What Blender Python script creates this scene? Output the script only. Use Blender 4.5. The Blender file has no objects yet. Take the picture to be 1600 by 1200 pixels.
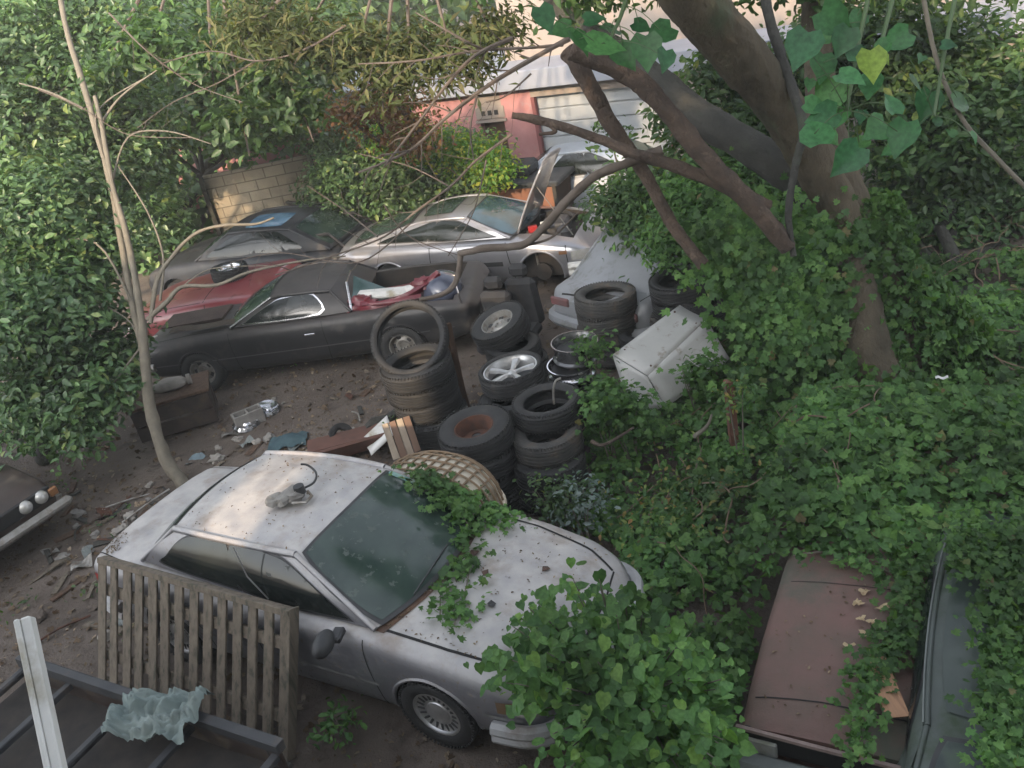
import bpy, math, random
import numpy as np
from math import sin, cos, pi, radians, tan, atan2
from mathutils import Vector, Matrix, noise
random.seed(7); rng = np.random.default_rng(7)
sc = bpy.context.scene
col = sc.collection

# ---------------------------------------------------------------- camera
F_PX, PITCH, ROLL, CAM_H = 1410.0, radians(27), radians(12), 5.4
Fv = Vector((0, cos(PITCH), -sin(PITCH)))
_R0 = Vector((1, 0, 0)); _U0 = Vector((0, sin(PITCH), cos(PITCH)))
Rv = _R0*cos(ROLL) - _U0*sin(ROLL); Uv = _U0*cos(ROLL) + _R0*sin(ROLL)
cd = bpy.data.cameras.new("camera"); cam = bpy.data.objects.new("camera", cd); col.objects.link(cam)
cd.sensor_width = 36; cd.lens = 36*F_PX/1600; cd.clip_start = .05; cd.clip_end = 800
M = Matrix((Rv, Uv, -Fv)).transposed().to_4x4(); M.translation = (0, 0, CAM_H); cam.matrix_world = M
sc.camera = cam
# ---------------------------------------------------------------- light
SUN_EL, SUN_AZ = radians(25), radians(205)      # azimuth the light comes from, clockwise from +Y
world = bpy.data.worlds.new("World"); sc.world = world; world.use_nodes = True
wt = world.node_tree; sky = wt.nodes.new('ShaderNodeTexSky'); sky.sky_type = 'NISHITA'; sky.sun_disc = False
sky.sun_elevation = SUN_EL; sky.sun_rotation = SUN_AZ; sky.dust_density = 2.5; sky.air_density = 1.0
bg = wt.nodes['Background']; bg.inputs[1].default_value = .15; hsv = wt.nodes.new('ShaderNodeHueSaturation'); hsv.inputs['Saturation'].default_value = .34; wt.links.new(sky.outputs[0], hsv.inputs['Color']); wt.links.new(hsv.outputs[0], bg.inputs[0])
sl = bpy.data.lights.new("sun", 'SUN'); sl.energy = 1.55; sl.angle = radians(1.2); sl.color = (1, .74, .48)
so = bpy.data.objects.new("sun", sl); col.objects.link(so)
sd = Vector((sin(SUN_AZ)*cos(SUN_EL), cos(SUN_AZ)*cos(SUN_EL), sin(SUN_EL)))
so.rotation_euler = sd.to_track_quat('Z', 'Y').to_euler(); so.location = (0, 0, 30)
sc.view_settings.view_transform = 'Standard'; sc.view_settings.look = 'None'; sc.view_settings.gamma = 1
sc.view_settings.exposure = 2.1
try: sc.cycles.max_bounces = 6; sc.cycles.transparent_max_bounces = 6
except Exception: pass

# ---------------------------------------------------------------- picture to place
def ray(px, py): return Fv + Rv*((px-800)/F_PX) - Uv*((py-600)/F_PX)
def G(px, py, z=0.0):
    d = ray(px, py); return Vector((0, 0, CAM_H)) + d*((z-CAM_H)/d.z)
def PD(px, py, depth): return Vector((0, 0, CAM_H)) + ray(px, py)*depth
def onplane(px, py, p0, n):
    d = ray(px, py); o = Vector((0, 0, CAM_H)); return o + d*((p0-o).dot(n)/d.dot(n))

# ---------------------------------------------------------------- materials
def setin(n, k, v):
    if k in n.inputs: n.inputs[k].default_value = v
def c4(c): return (c[0], c[1], c[2], 1)
MATS = {}
def mat(name, c1, c2=None, scale=4, rough=.7, metal=0, bump=0, bscale=30, dirt=None, damt=.45, dscale=3, coat=0, ramp=(.35, .65), spec=.5, dust=0, dustc=(.2,.17,.13), dustc2=None, stretch=None):
    if name in MATS: return MATS[name]
    m = bpy.data.materials.new(name); m.use_nodes = True; MATS[name] = m
    nt = m.node_tree; N = nt.nodes; L = nt.links; b = N['Principled BSDF']
    setin(b, 'Roughness', rough); setin(b, 'Metallic', metal); setin(b, 'Coat Weight', coat); setin(b, 'Specular IOR Level', spec)
    tc = N.new('ShaderNodeTexCoord'); src = tc.outputs['Object']
    if stretch:
        mp = N.new('ShaderNodeMapping'); mp.inputs['Scale'].default_value = stretch; L.new(src, mp.inputs[0]); src = mp.outputs[0]
    def noi(s, d=6, off=0):
        n = N.new('ShaderNodeTexNoise'); n.inputs['Scale'].default_value = s; n.inputs['Detail'].default_value = d; n.inputs['Roughness'].default_value = .62
        L.new(src, n.inputs['Vector']); return n.outputs[0]
    def rmp(f, a, bb):
        r = N.new('ShaderNodeMapRange'); r.inputs[1].default_value = a; r.inputs[2].default_value = bb; r.clamp = True; L.new(f, r.inputs[0]); return r.outputs[0]
    def mix(f, a, bcol):
        x = N.new('ShaderNodeMix'); x.data_type = 'RGBA'
        if isinstance(f, (int, float)): x.inputs[0].default_value = f
        else: L.new(f, x.inputs[0])
        for sock, v in ((x.inputs[6], a), (x.inputs[7], bcol)):
            if isinstance(v, tuple): sock.default_value = c4(v)
            else: L.new(v, sock)
        return x.outputs[2]
    cur = tuple(c1)
    if c2 is not None: cur = mix(rmp(noi(scale), *ramp), tuple(c1), tuple(c2))
    if dirt is not None:
        f = rmp(noi(dscale, 9), 1-damt, 1-damt+.16); cur = mix(f, cur, tuple(dirt))
        ro = N.new('ShaderNodeMix'); L.new(f, ro.inputs[0]); ro.inputs[2].default_value = rough; ro.inputs[3].default_value = .9; L.new(ro.outputs[0], b.inputs['Roughness'])
        if metal:
            me = N.new('ShaderNodeMix'); L.new(f, me.inputs[0]); me.inputs[2].default_value = metal; me.inputs[3].default_value = 0; L.new(me.outputs[0], b.inputs['Metallic'])
    if dust:
        g = N.new('ShaderNodeNewGeometry'); s = N.new('ShaderNodeSeparateXYZ'); L.new(g.outputs['Normal'], s.inputs[0])
        up = rmp(s.outputs[2], .2, 1.0); mm = N.new('ShaderNodeMath'); mm.operation = 'MULTIPLY'; L.new(up, mm.inputs[0])
        m2 = rmp(noi(4.5, 12), .05, .7); m3 = N.new('ShaderNodeMath'); m3.operation = 'MULTIPLY'; L.new(m2, m3.inputs[0]); m3.inputs[1].default_value = dust*1.5
        L.new(m3.outputs[0], mm.inputs[1]); cur = mix(mm.outputs[0], cur, tuple(dustc) if dustc2 is None else mix(rmp(noi(3.1, 12), .5, .72), tuple(dustc), tuple(dustc2)))
        for key, v0, v1 in (('Metallic', metal, 0), ('Roughness', rough, .8)):
            x2 = N.new('ShaderNodeMix'); L.new(mm.outputs[0], x2.inputs[0]); x2.inputs[2].default_value = v0; x2.inputs[3].default_value = v1
            if b.inputs[key].is_linked: L.new(b.inputs[key].links[0].from_socket, x2.inputs[2])
            L.new(x2.outputs[0], b.inputs[key])
    if isinstance(cur, tuple): b.inputs['Base Color'].default_value = c4(cur)
    else: L.new(cur, b.inputs['Base Color'])
    if bump:
        bn = N.new('ShaderNodeBump'); bn.inputs['Strength'].default_value = bump; bn.inputs['Distance'].default_value = .035 if bump >= .8 else .02
        L.new(noi(bscale, 10), bn.inputs['Height']); L.new(bn.outputs[0], b.inputs['Normal'])
    return m
def leafmat(name, cols, trans=.35, rough=.45, spec=.4):
    m = bpy.data.materials.new(name); m.use_nodes = True; nt = m.node_tree; N = nt.nodes; L = nt.links; b = N['Principled BSDF']
    g = N.new('ShaderNodeNewGeometry'); r = N.new('ShaderNodeValToRGB'); L.new(g.outputs['Random Per Island'], r.inputs[0])
    el = r.color_ramp.elements
    while len(el) < len(cols): el.new(.5)
    for i, (p, c) in enumerate(cols): el[i].position = p; el[i].color = c4(c)
    tc = N.new('ShaderNodeTexCoord'); n = N.new('ShaderNodeTexNoise'); n.inputs['Scale'].default_value = .9; n.inputs['Detail'].default_value = 5; L.new(tc.outputs['Object'], n.inputs[0])
    mr = N.new('ShaderNodeMapRange'); mr.inputs[1].default_value = .3; mr.inputs[2].default_value = .7; mr.inputs[3].default_value = .5; mr.inputs[4].default_value = 1.55; L.new(n.outputs[0], mr.inputs[0])
    vm = N.new('ShaderNodeVectorMath'); vm.operation = 'SCALE'; L.new(r.outputs[0], vm.inputs[0]); L.new(mr.outputs[0], vm.inputs['Scale'])
    n2 = N.new('ShaderNodeTexNoise'); n2.inputs['Scale'].default_value = 38; n2.inputs['Detail'].default_value = 3; L.new(tc.outputs['Object'], n2.inputs[0]); m2 = N.new('ShaderNodeMapRange'); m2.inputs[1].default_value = .3; m2.inputs[2].default_value = .7; m2.inputs[3].default_value = .74; m2.inputs[4].default_value = 1.26; L.new(n2.outputs[0], m2.inputs[0]); v3 = N.new('ShaderNodeVectorMath'); v3.operation = 'SCALE'; L.new(vm.outputs[0], v3.inputs[0]); L.new(m2.outputs[0], v3.inputs['Scale']); vm = v3
    L.new(vm.outputs[0], b.inputs['Base Color']); setin(b, 'Roughness', rough); setin(b, 'Specular IOR Level', spec)
    t = N.new('ShaderNodeBsdfTranslucent'); v2 = N.new('ShaderNodeVectorMath'); v2.operation = 'MULTIPLY'; L.new(vm.outputs[0], v2.inputs[0]); v2.inputs[1].default_value = (1.5, 1.6, .6); L.new(v2.outputs[0], t.inputs[0])
    mx = N.new('ShaderNodeMixShader'); mx.inputs[0].default_value = trans; L.new(b.outputs[0], mx.inputs[1]); L.new(t.outputs[0], mx.inputs[2])
    L.new(mx.outputs[0], N['Material Output'].inputs[0]); MATS[name] = m; return m

SILVER = mat('silver_paint', (.27, .27, .29), (.21, .21, .23), 1.2, .36, .55, dirt=(.19, .16, .13), damt=.43, dscale=20, coat=.1, dust=.62, dustc=(.455, .435, .41), dustc2=(.25, .20, .15), bump=.06, bscale=60)
GREY2 = mat('pale_grey_paint', (.42, .42, .44), (.33, .33, .36), 1.5, .35, .4, dirt=(.28, .26, .24), damt=.44, dscale=5, coat=.3)
TARNISH = mat('chalky_grey_paint', (.25, .26, .28), (.20, .21, .22), 2, .5, .2, dirt=(.15, .15, .14), damt=.45, dscale=4)
BLACKP = mat('faded_black_paint', (.009, .0095, .011), (.018, .018, .02), 2, .42, .0, dirt=(.06, .055, .05), damt=.46, dscale=3, dust=.3, dustc=(.12, .1, .09))
DARKP = mat('dark_blue_grey_paint', (.012, .014, .018), (.022, .024, .03), 2, .45, 0, dirt=(.04, .037, .034), damt=.44, dust=.12, dustc=(.1, .09, .08))
REDP = mat('faded_red_paint', (.20, .035, .04), (.27, .07, .075), 2, .35, .0, dirt=(.12, .05, .04), damt=.42, coat=.5)
MAROON = mat('chalky_maroon_paint', (.15, .082, .07), (.105, .072, .056), 2.2, .7, 0, dirt=(.075, .08, .06), damt=.52, dscale=1.6, bump=.15, bscale=40)
OLIVE = mat('mossy_grey_paint', (.07, .09, .08), (.05, .06, .055), 2.5, .5, 0, dirt=(.04, .06, .035), damt=.5, dscale=3)
BROWNP = mat('dark_brown_paint', (.03, .022, .018), (.05, .035, .03), 3, .5, 0, dirt=(.09, .07, .05), damt=.48, dscale=4)
PLASTIC = mat('black_plastic', (.02, .021, .023), (.035, .035, .036), 6, .55)
SEAM = mat('panel_gap', (.012, .012, .012), rough=.9)
UNDER = mat('underbody', (.02, .018, .016), (.04, .032, .026), 6, .95)
RUBBER = mat('tyre_rubber', (.013, .0135, .0145), (.026, .0255, .025), 5, .72, dirt=(.06, .053, .045), damt=.39, dscale=6, bump=.35, bscale=70)
RUBBERD = mat('dusty_tyre_rubber', (.04, .04, .04), (.07, .065, .058), 5, .85, dirt=(.10, .075, .055), damt=.45, dscale=5, bump=.4, bscale=60)
ALLOY = mat('alloy_metal', (.5, .5, .5), (.36, .36, .36), 8, .32, .75, dirt=(.2, .18, .15), damt=.40, dscale=9)
STEEL = mat('worn_steel', (.32, .31, .29), (.2, .19, .17), 8, .5, .6, dirt=(.14, .1, .07), damt=.47, dscale=9)
CHROME = mat('pitted_chrome', (.62, .63, .66), (.45, .45, .47), 5, .18, .95, dirt=(.2, .16, .12), damt=.40, dscale=12)
RUST = mat('rusty_metal', (.11, .045, .025), (.055, .03, .022), 9, .9, .1, bump=.5, bscale=60)
GLASS = mat('dark_dusty_glass', (.018, .034, .029), (.04, .062, .052), 3.0, .12, 0, spec=.6, dirt=(.08, .095, .08), damt=.42, dscale=11)
SGLASS = mat('near_black_side_glass', (.007, .010, .0095), (.014, .018, .017), 2.5, .12, 0, spec=.5, dirt=(.03, .035, .03), damt=.38, dscale=9)
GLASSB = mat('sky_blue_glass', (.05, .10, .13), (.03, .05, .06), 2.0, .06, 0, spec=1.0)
GLASSG = mat('green_edge_reflection', (.10, .24, .22), (.2, .36, .34), 6, .25, 0)  # colour of a reflection along the glass edge
HEADL = mat('headlight_lens', (.5, .5, .5), (.35, .34, .3), 6, .15, .3)
AMBER = mat('amber_lens', (.26, .12, .05), (.18, .09, .04), 6, .3)
REDL = mat('red_lens', (.25, .02, .02), rough=.3)
WHITEP = mat('chalky_white_paint', (.62, .62, .6), (.48, .48, .46), 2.5, .6, dirt=(.3, .27, .2), damt=.46, dscale=4)
APPL = mat('white_enamel_sheet', (.38, .38, .37), (.32, .32, .31), 2, .5, dirt=(.15, .12, .08), damt=.42, dscale=7)
WOODG = mat('weathered_pallet_wood', (.17, .14, .105), (.10, .082, .062), 3, .9, dirt=(.05, .055, .035), damt=.46, dscale=3, bump=.5, bscale=25, stretch=(7, 7, .7))
WOODB = mat('rough_brown_wood', (.14, .085, .055), (.075, .045, .03), 4, .92, bump=.8, bscale=20, stretch=(6, 6, .8))
BARK = mat('tree_bark', (.105, .085, .056), (.055, .045, .03), 3.5, .95, bump=1, bscale=26, dirt=(.07, .09, .05), damt=.44, dscale=2, stretch=(1, 1, .45))
BARKD = mat('dark_tree_bark', (.052, .05, .043), (.034, .034, .03), 3, .95, bump=.9, bscale=16, dirt=(.045, .06, .035), damt=.46, dscale=2)
BARKR = mat('peeling_brown_bark', (.095, .066, .048), (.05, .036, .028), 5, .95, bump=1, bscale=22, dirt=(.17, .125, .09), damt=.42, dscale=9)
BARKL = mat('pale_sapling_bark', (.17, .15, .115), (.11, .1, .078), 6, .9, bump=.3)
TWIG = mat('dead_twig_bark', (.065, .05, .04), (.11, .09, .075), 6, .95)
PINK = mat('stained_pink_masonry', (.40, .21, .21), (.33, .15, .15), 1.3, .9, dirt=(.30, .24, .24), damt=.44, dscale=2.5, bump=.3, bscale=25)
CREAM = mat('stained_cream_render', (.27, .235, .205), (.22, .19, .17), 1.2, .9, dirt=(.3, .22, .18), damt=.44, dscale=3, stretch=(1.6, 1.6, .5))
DOORW = mat('white_door_panel', (.32, .345, .37), (.27, .295, .32), 1.5, .5, dirt=(.4, .4, .38), damt=.38, dscale=3)
ROOFW = mat('pale_roof_metal', (.26, .28, .335), (.22, .24, .28), 1.2, .5)
TAN = mat('tan_corrugated_sheet', (.34, .29, .2), (.25, .21, .14), 1.2, .8, dirt=(.1, .08, .05), damt=.45, dscale=2.5)
BROWNB = mat('reddish_brown_board', (.22, .10, .06), (.17, .08, .05), 2, .8, dirt=(.1, .06, .04), damt=.4)
GREYM = mat('dull_grey_sheet_metal', (.17, .19, .18), (.11, .12, .12), 3, .6, .2, dirt=(.07, .08, .06), damt=.45)
CONC = mat('concrete', (.24, .23, .21), (.16, .15, .14), 6, .95, bump=.5, bscale=40)
CLOTH = mat('grey_green_cloth', (.13, .17, .165), (.2, .24, .225), 3, .95, dirt=(.1, .12, .11), damt=.42, dscale=7)
SACK = mat('pale_dusty_sack', (.30, .28, .25), (.2, .185, .165), 4, .95, bump=.4, bscale=20)
SEATF = mat('black_seat_fabric', (.018, .018, .02), (.03, .03, .032), 8, .85)
REDT = mat('wine_red_vinyl', (.15, .025, .035), (.09, .02, .025), 5, .35, dirt=(.05, .03, .03), damt=.42)
TRAILER = mat('dark_painted_steel', (.024, .026, .03), (.045, .045, .047), 3, .7, dirt=(.09, .07, .055), damt=.45)
LITTER = leafmat('dead_leaf', [(0, (.07, .045, .028)), (.5, (.12, .085, .055)), (.85, (.19, .145, .1)), (1, (.24, .2, .16))], .1, .8, .2)
LITTERR = leafmat('withered_leaf', [(0, (.08, .04, .022)), (.6, (.15, .075, .04)), (1, (.12, .10, .04))], .3, .8, .2)
L_IVY = leafmat('ivy_leaf', [(0, (.038, .085, .028)), (.45, (.066, .14, .040)), (.8, (.10, .19, .05)), (.95, (.065, .15, .045)), (.985, (.09, .16, .04)), (1, (.16, .12, .06))], .3, .55, .25)
L_YEL = leafmat('yellowing_leaf', [(0, (.035, .10, .03)), (.55, (.08, .16, .04)), (.85, (.18, .22, .05)), (1, (.28, .16, .06))], .3)
L_BUSH = leafmat('bush_leaf', [(0, (.05, .12, .04)), (.5, (.08, .17, .052)), (.9, (.11, .22, .06)), (1, (.15, .26, .06))], .35, .5, .25)
L_DARK = leafmat('dark_evergreen_leaf', [(0, (.038, .08, .032)), (.5, (.065, .125, .048)), (.9, (.10, .175, .06)), (1, (.16, .2, .065))], .25, .4, .5)
L_MID = leafmat('mid_green_leaf', [(0, (.036, .075, .03)), (.5, (.06, .115, .042)), (.9, (.085, .15, .05)), (1, (.16, .2, .05))], .4)
L_LIT = leafmat('painted_lit_green_leaf', [(0, (.06, .15, .03)), (.6, (.11, .22, .04)), (1, (.32, .32, .05))], .5)  # brighter leaf green with the sunlight put into the colour
L_BIG = leafmat('broad_leaf', [(0, (.03, .10, .045)), (.6, (.045, .135, .05)), (1, (.07, .17, .05))], .35, .45, .35)
L_OLIVE = leafmat('needle_spray', [(0, (.045, .062, .024)), (.6, (.075, .095, .035)), (1, (.12, .11, .05))], .35, .7, .2)

# ---------------------------------------------------------------- object helpers
def tag(o, label=None, cat=None, group=None, kind=None):
    if label: o['label'] = label
    if cat: o['category'] = cat
    if group: o['group'] = group
    if kind: o['kind'] = kind
    return o
def thing(name, label, cat, loc=(0, 0, 0), rz=0, group=None):
    o = bpy.data.objects.new(name, None); o.empty_display_size = .2; col.objects.link(o)
    o.location = loc; o.rotation_euler = (0, 0, rz); return tag(o, label, cat, group)
def copy_tree(o, parent=None):
    c = o.copy(); col.objects.link(c); c.parent = parent
    for ch in list(o.children): copy_tree(ch, c)
    return c
class MB:
    def __init__(s): s.v = []; s.f = []; s.m = []; s.T = Matrix.Identity(4)
    def add(s, vs, fs, mi=0):
        k = len(s.v); T = s.T
        s.v += [tuple(T @ Vector(p)) for p in vs]; s.f += [tuple(i+k for i in f) for f in fs]; s.m += [mi]*len(fs); return s
    def box(s, c, d, R=None, mi=0, bev=0, jit=0):
        R = R or Matrix.Identity(3); c = Vector(c); hx, hy, hz = d[0]/2, d[1]/2, d[2]/2
        if bev:
            b = min(bev, .45*min(d)); vs = []
            for sx in (-1, 1):
                for sy in (-1, 1):
                    for sz in (-1, 1):
                        vs += [(sx*(hx-b), sy*(hy-b), sz*hz), (sx*(hx-b), sy*hy, sz*(hz-b)), (sx*hx, sy*(hy-b), sz*(hz-b))]
            def I(x, y, z, k): return ((x > 0)*4+(y > 0)*2+(z > 0))*3+k
            fs = []
            for q in (-1, 1):
                fs += [[I(-1, -1, q, 0), I(1, -1, q, 0), I(1, 1, q, 0), I(-1, 1, q, 0)][::q], [I(-1, q, -1, 1), I(-1, q, 1, 1), I(1, q, 1, 1), I(1, q, -1, 1)][::q], [I(q, -1, -1, 2), I(q, 1, -1, 2), I(q, 1, 1, 2), I(q, -1, 1, 2)][::q]]
            for a in (-1, 1):
                for bb in (-1, 1):
                    fs += [[I(-1, a, bb, 0), I(1, a, bb, 0), I(1, a, bb, 1), I(-1, a, bb, 1)], [I(a, -1, bb, 0), I(a, 1, bb, 0), I(a, 1, bb, 2), I(a, -1, bb, 2)], [I(a, bb, -1, 1), I(a, bb, 1, 1), I(a, bb, 1, 2), I(a, bb, -1, 2)]]
                    for cc in (-1, 1): fs.append([I(a, bb, cc, 0), I(a, bb, cc, 1), I(a, bb, cc, 2)])
        else:
            vs = [(x, y, z) for x in (-hx, hx) for y in (-hy, hy) for z in (-hz, hz)]
            fs = [(0, 1, 3, 2), (4, 6, 7, 5), (0, 4, 5, 1), (2, 3, 7, 6), (0, 2, 6, 4), (1, 5, 7, 3)]
        if jit: vs = [(x+random.uniform(-jit, jit), y+random.uniform(-jit, jit), z+random.uniform(-jit, jit)) for x, y, z in vs]
        return s.add([c + R @ Vector(p) for p in vs], fs, mi)
    def tube(s, pts, r, n=8, mi=0, cap=True, rough=0):
        pts = [Vector(p) for p in pts]; rs = list(r) if hasattr(r, '__len__') else [r]*len(pts); vs = []; fs = []
        up = Vector((0, 0, 1)); pt = None
        for i, p in enumerate(pts):
            t = (pts[min(i+1, len(pts)-1)] - pts[max(i-1, 0)])
            t = t.normalized() if t.length > 1e-9 else Vector((0, 0, 1))
            if pt is None: a = t.orthogonal().normalized()
            else:
                a = (a - t*a.dot(t)); a = a.normalized() if a.length > 1e-6 else t.orthogonal().normalized()
            b = t.cross(a); pt = t
            for k in range(n):
                q = 2*pi*k/n; rr = rs[i]*(1+((noise.noise(p*2.3+Vector((k*1.7, 0, i*.31)))*.8+noise.noise(p*11+Vector((k*2.3, 0, 0)))*.35)*rough if rough else 0)); vs.append(p + (a*cos(q)+b*sin(q))*rr)
        for i in range(len(pts)-1):
            for k in range(n): fs.append((i*n+k, i*n+(k+1) % n, (i+1)*n+(k+1) % n, (i+1)*n+k))
        if cap: fs += [tuple(range(n))[::-1], tuple(range((len(pts)-1)*n, len(pts)*n))]
        return s.add(vs, fs, mi)
    def lathe(s, prof, n=40, mi=0, closed=True, T=None):
        vs = []; m = len(prof); fs = []
        for k in range(n):
            a = 2*pi*k/n
            for (r, z) in prof: vs.append((r*cos(a), r*sin(a), z))
        for k in range(n):
            for j in range(m if closed else m-1):
                fs.append((k*m+j, ((k+1) % n)*m+j, ((k+1) % n)*m+(j+1) % m, k*m+(j+1) % m))
        if T: vs = [T @ Vector(p) for p in vs]
        return s.add(vs, fs, mi)
    def grid(s, fn, nu, nv, mi=0):
        vs = [fn(i/nu, j/nv) for i in range(nu+1) for j in range(nv+1)]
        fs = [(i*(nv+1)+j, (i+1)*(nv+1)+j, (i+1)*(nv+1)+j+1, i*(nv+1)+j+1) for i in range(nu) for j in range(nv)]
        return s.add(vs, fs, mi)
    def blob(s, c, r, mi=0, amp=.2, fr=2, nu=12, nv=8, R=None):
        c = Vector(c); r = Vector(r) if hasattr(r, '__len__') else Vector((r, r, r)); R = R or Matrix.Identity(3)
        off = Vector((random.random()*50, 0, 0)); vs = []
        for j in range(nv+1):
            for i in range(nu):
                th = pi*j/nv; ph = 2*pi*i/nu; d = Vector((sin(th)*cos(ph), sin(th)*sin(ph), cos(th)))
                k = 1+amp*noise.noise(d*fr+off); vs.append(c + R @ Vector((d.x*r.x*k, d.y*r.y*k, d.z*r.z*k)))
        fs = [(j*nu+i, (j+1)*nu+i, (j+1)*nu+(i+1) % nu, j*nu+(i+1) % nu) for j in range(nv) for i in range(nu)]
        return s.add(vs, fs, mi)
    def build(s, name, mats, parent=None, smooth=False, bevel=0, solid=0, autos=None):
        me = bpy.data.meshes.new(name); me.from_pydata(s.v, [], s.f)
        if not isinstance(mats, (list, tuple)): mats = [mats]
        for m in mats: me.materials.append(m)
        me.polygons.foreach_set('material_index', s.m)
        if smooth:
            me.polygons.foreach_set('use_smooth', [True]*len(s.f))
            try: me.set_sharp_from_angle(angle=radians(autos or 42))
            except Exception: pass
        me.validate(); me.update()
        o = bpy.data.objects.new(name, me); col.objects.link(o); o.parent = parent
        if solid: md = o.modifiers.new('solid', 'SOLIDIFY'); md.thickness = solid; md.offset = -1
        if bevel: md = o.modifiers.new('bevel', 'BEVEL'); md.width = bevel; md.segments = 2; md.limit_method = 'ANGLE'
        return o
def Rz(a): return Matrix.Rotation(a, 3, 'Z')
def Rx(a): return Matrix.Rotation(a, 3, 'X')
def Ry(a): return Matrix.Rotation(a, 3, 'Y')
def smooth_path(pts, n=6):
    pts = [Vector(p) for p in pts]; out = []
    for i in range(len(pts)-1):
        p0 = pts[max(i-1, 0)]; p1 = pts[i]; p2 = pts[i+1]; p3 = pts[min(i+2, len(pts)-1)]
        for k in range(n):
            t = k/n; out.append(.5*((2*p1)+(p2-p0)*t+(2*p0-5*p1+4*p2-p3)*t*t+(3*p1-p0-3*p2+p3)*t**3))
    return out+[pts[-1]]

# ---------------------------------------------------------------- leaves
TPL = {
 'oval': (np.array([(0, 0, 0), (-.24, .3, .06), (-.2, .68, .05), (0, 1, -.1), (.2, .68, .05), (.24, .3, .06), (0, .5, -.02)]), [(0, 6, 2, 1), (6, 3, 2), (0, 5, 4, 6), (6, 4, 3)]),
 'slim': (np.array([(0, 0, 0), (-.13, .4, .03), (0, 1, -.15), (.13, .4, .03)]), [(0, 3, 2, 1)]),
 'heart': (np.array([(0, .06, 0), (-.25, -.06, .04), (-.46, .2, .05), (-.4, .55, .03), (-.16, .85, -.03), (0, 1.08, -.12), (.16, .85, -.03), (.4, .55, .03), (.46, .2, .05), (.25, -.06, .04), (0, .5, -.05)]), [(0, 10, 3, 2, 1), (10, 5, 4, 3), (0, 9, 8, 7, 10), (10, 7, 6, 5)]),
 'lobed': (np.array([(0, 0, 0), (-.3, -.05, .03), (-.52, .25, .0), (-.27, .38, .05), (-.36, .78, .0), (-.1, .66, .04), (0, 1.05, -.1), (.1, .66, .04), (.36, .78, 0), (.27, .38, .05), (.52, .25, 0), (.3, -.05, .03), (0, .4, -.03)]), [(0, 12, 3, 2, 1), (12, 5, 4, 3), (12, 7, 6, 5), (12, 9, 8, 7), (0, 11, 10, 9, 12)]),
}
def nrm(a): return a/np.maximum(np.linalg.norm(a, axis=1, keepdims=True), 1e-9)
def leaves(name, C, Nn, size, m, parent=None, tpl='oval', jitter=.5, droop=0.0, aim=None):
    C = np.asarray(C, float); n = len(C); Nn = nrm(np.asarray(Nn, float)+rng.normal(0, jitter, (n, 3)))
    d = rng.normal(0, 1, (n, 3)) if aim is None else np.asarray(aim)+rng.normal(0, .5, (n, 3)); d[:, 2] -= droop
    d = nrm(d - Nn*np.sum(d*Nn, 1, keepdims=True)); x = np.cross(d, Nn)
    S = (size*rng.uniform(.45, 1.5, n))[:, None, None]
    V, Fs = TPL[tpl]; V = V-np.array([0, .4, 0])
    W = C[:, None, :] + S*(V[None, :, 0, None]*x[:, None, :]+V[None, :, 1, None]*d[:, None, :]+V[None, :, 2, None]*Nn[:, None, :]*rng.uniform(.5, 2.2, (n, 1, 1)))
    nv = len(V); me = bpy.data.meshes.new(name); me.vertices.add(n*nv); me.vertices.foreach_set('co', W.reshape(-1).astype(np.float32))
    fl = np.concatenate([np.array(f) for f in Fs]); tot = np.array([len(f) for f in Fs])
    loops = (np.arange(n)[:, None]*nv+fl[None]).reshape(-1); me.loops.add(len(loops)); me.loops.foreach_set('vertex_index', loops.astype(np.int32))
    tots = np.tile(tot, n); st = np.concatenate([[0], np.cumsum(tots)[:-1]]); me.polygons.add(len(tots))
    me.polygons.foreach_set('loop_start', st.astype(np.int32)); me.polygons.foreach_set('loop_total', tots.astype(np.int32))
    me.materials.append(m); me.update(calc_edges=True)
    o = bpy.data.objects.new(name, me); col.objects.link(o); o.parent = parent; return o
def clumps(centers, radii, per, spread, shell=.55):
    """clump points inside ellipsoids, then leaves round each clump"""
    P = []; N_ = []
    for (c, r, k) in zip(centers, radii, per):
        c = np.array(c); r = np.array(r if hasattr(r, '__len__') else (r, r, r))
        d = nrm(rng.normal(0, 1, (k, 3))); rad = rng.uniform(shell, 1, (k, 1))
        cc = c+d*rad*r; q = 14
        pts = np.repeat(cc, q, 0)+rng.normal(0, spread, (k*q, 3))*np.array([1, 1, .6])
        nn = np.repeat(d*.6+np.array([0, 0, .8]), q, 0); P.append(pts); N_.append(nn)
    return np.concatenate(P), np.concatenate(N_)

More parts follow.
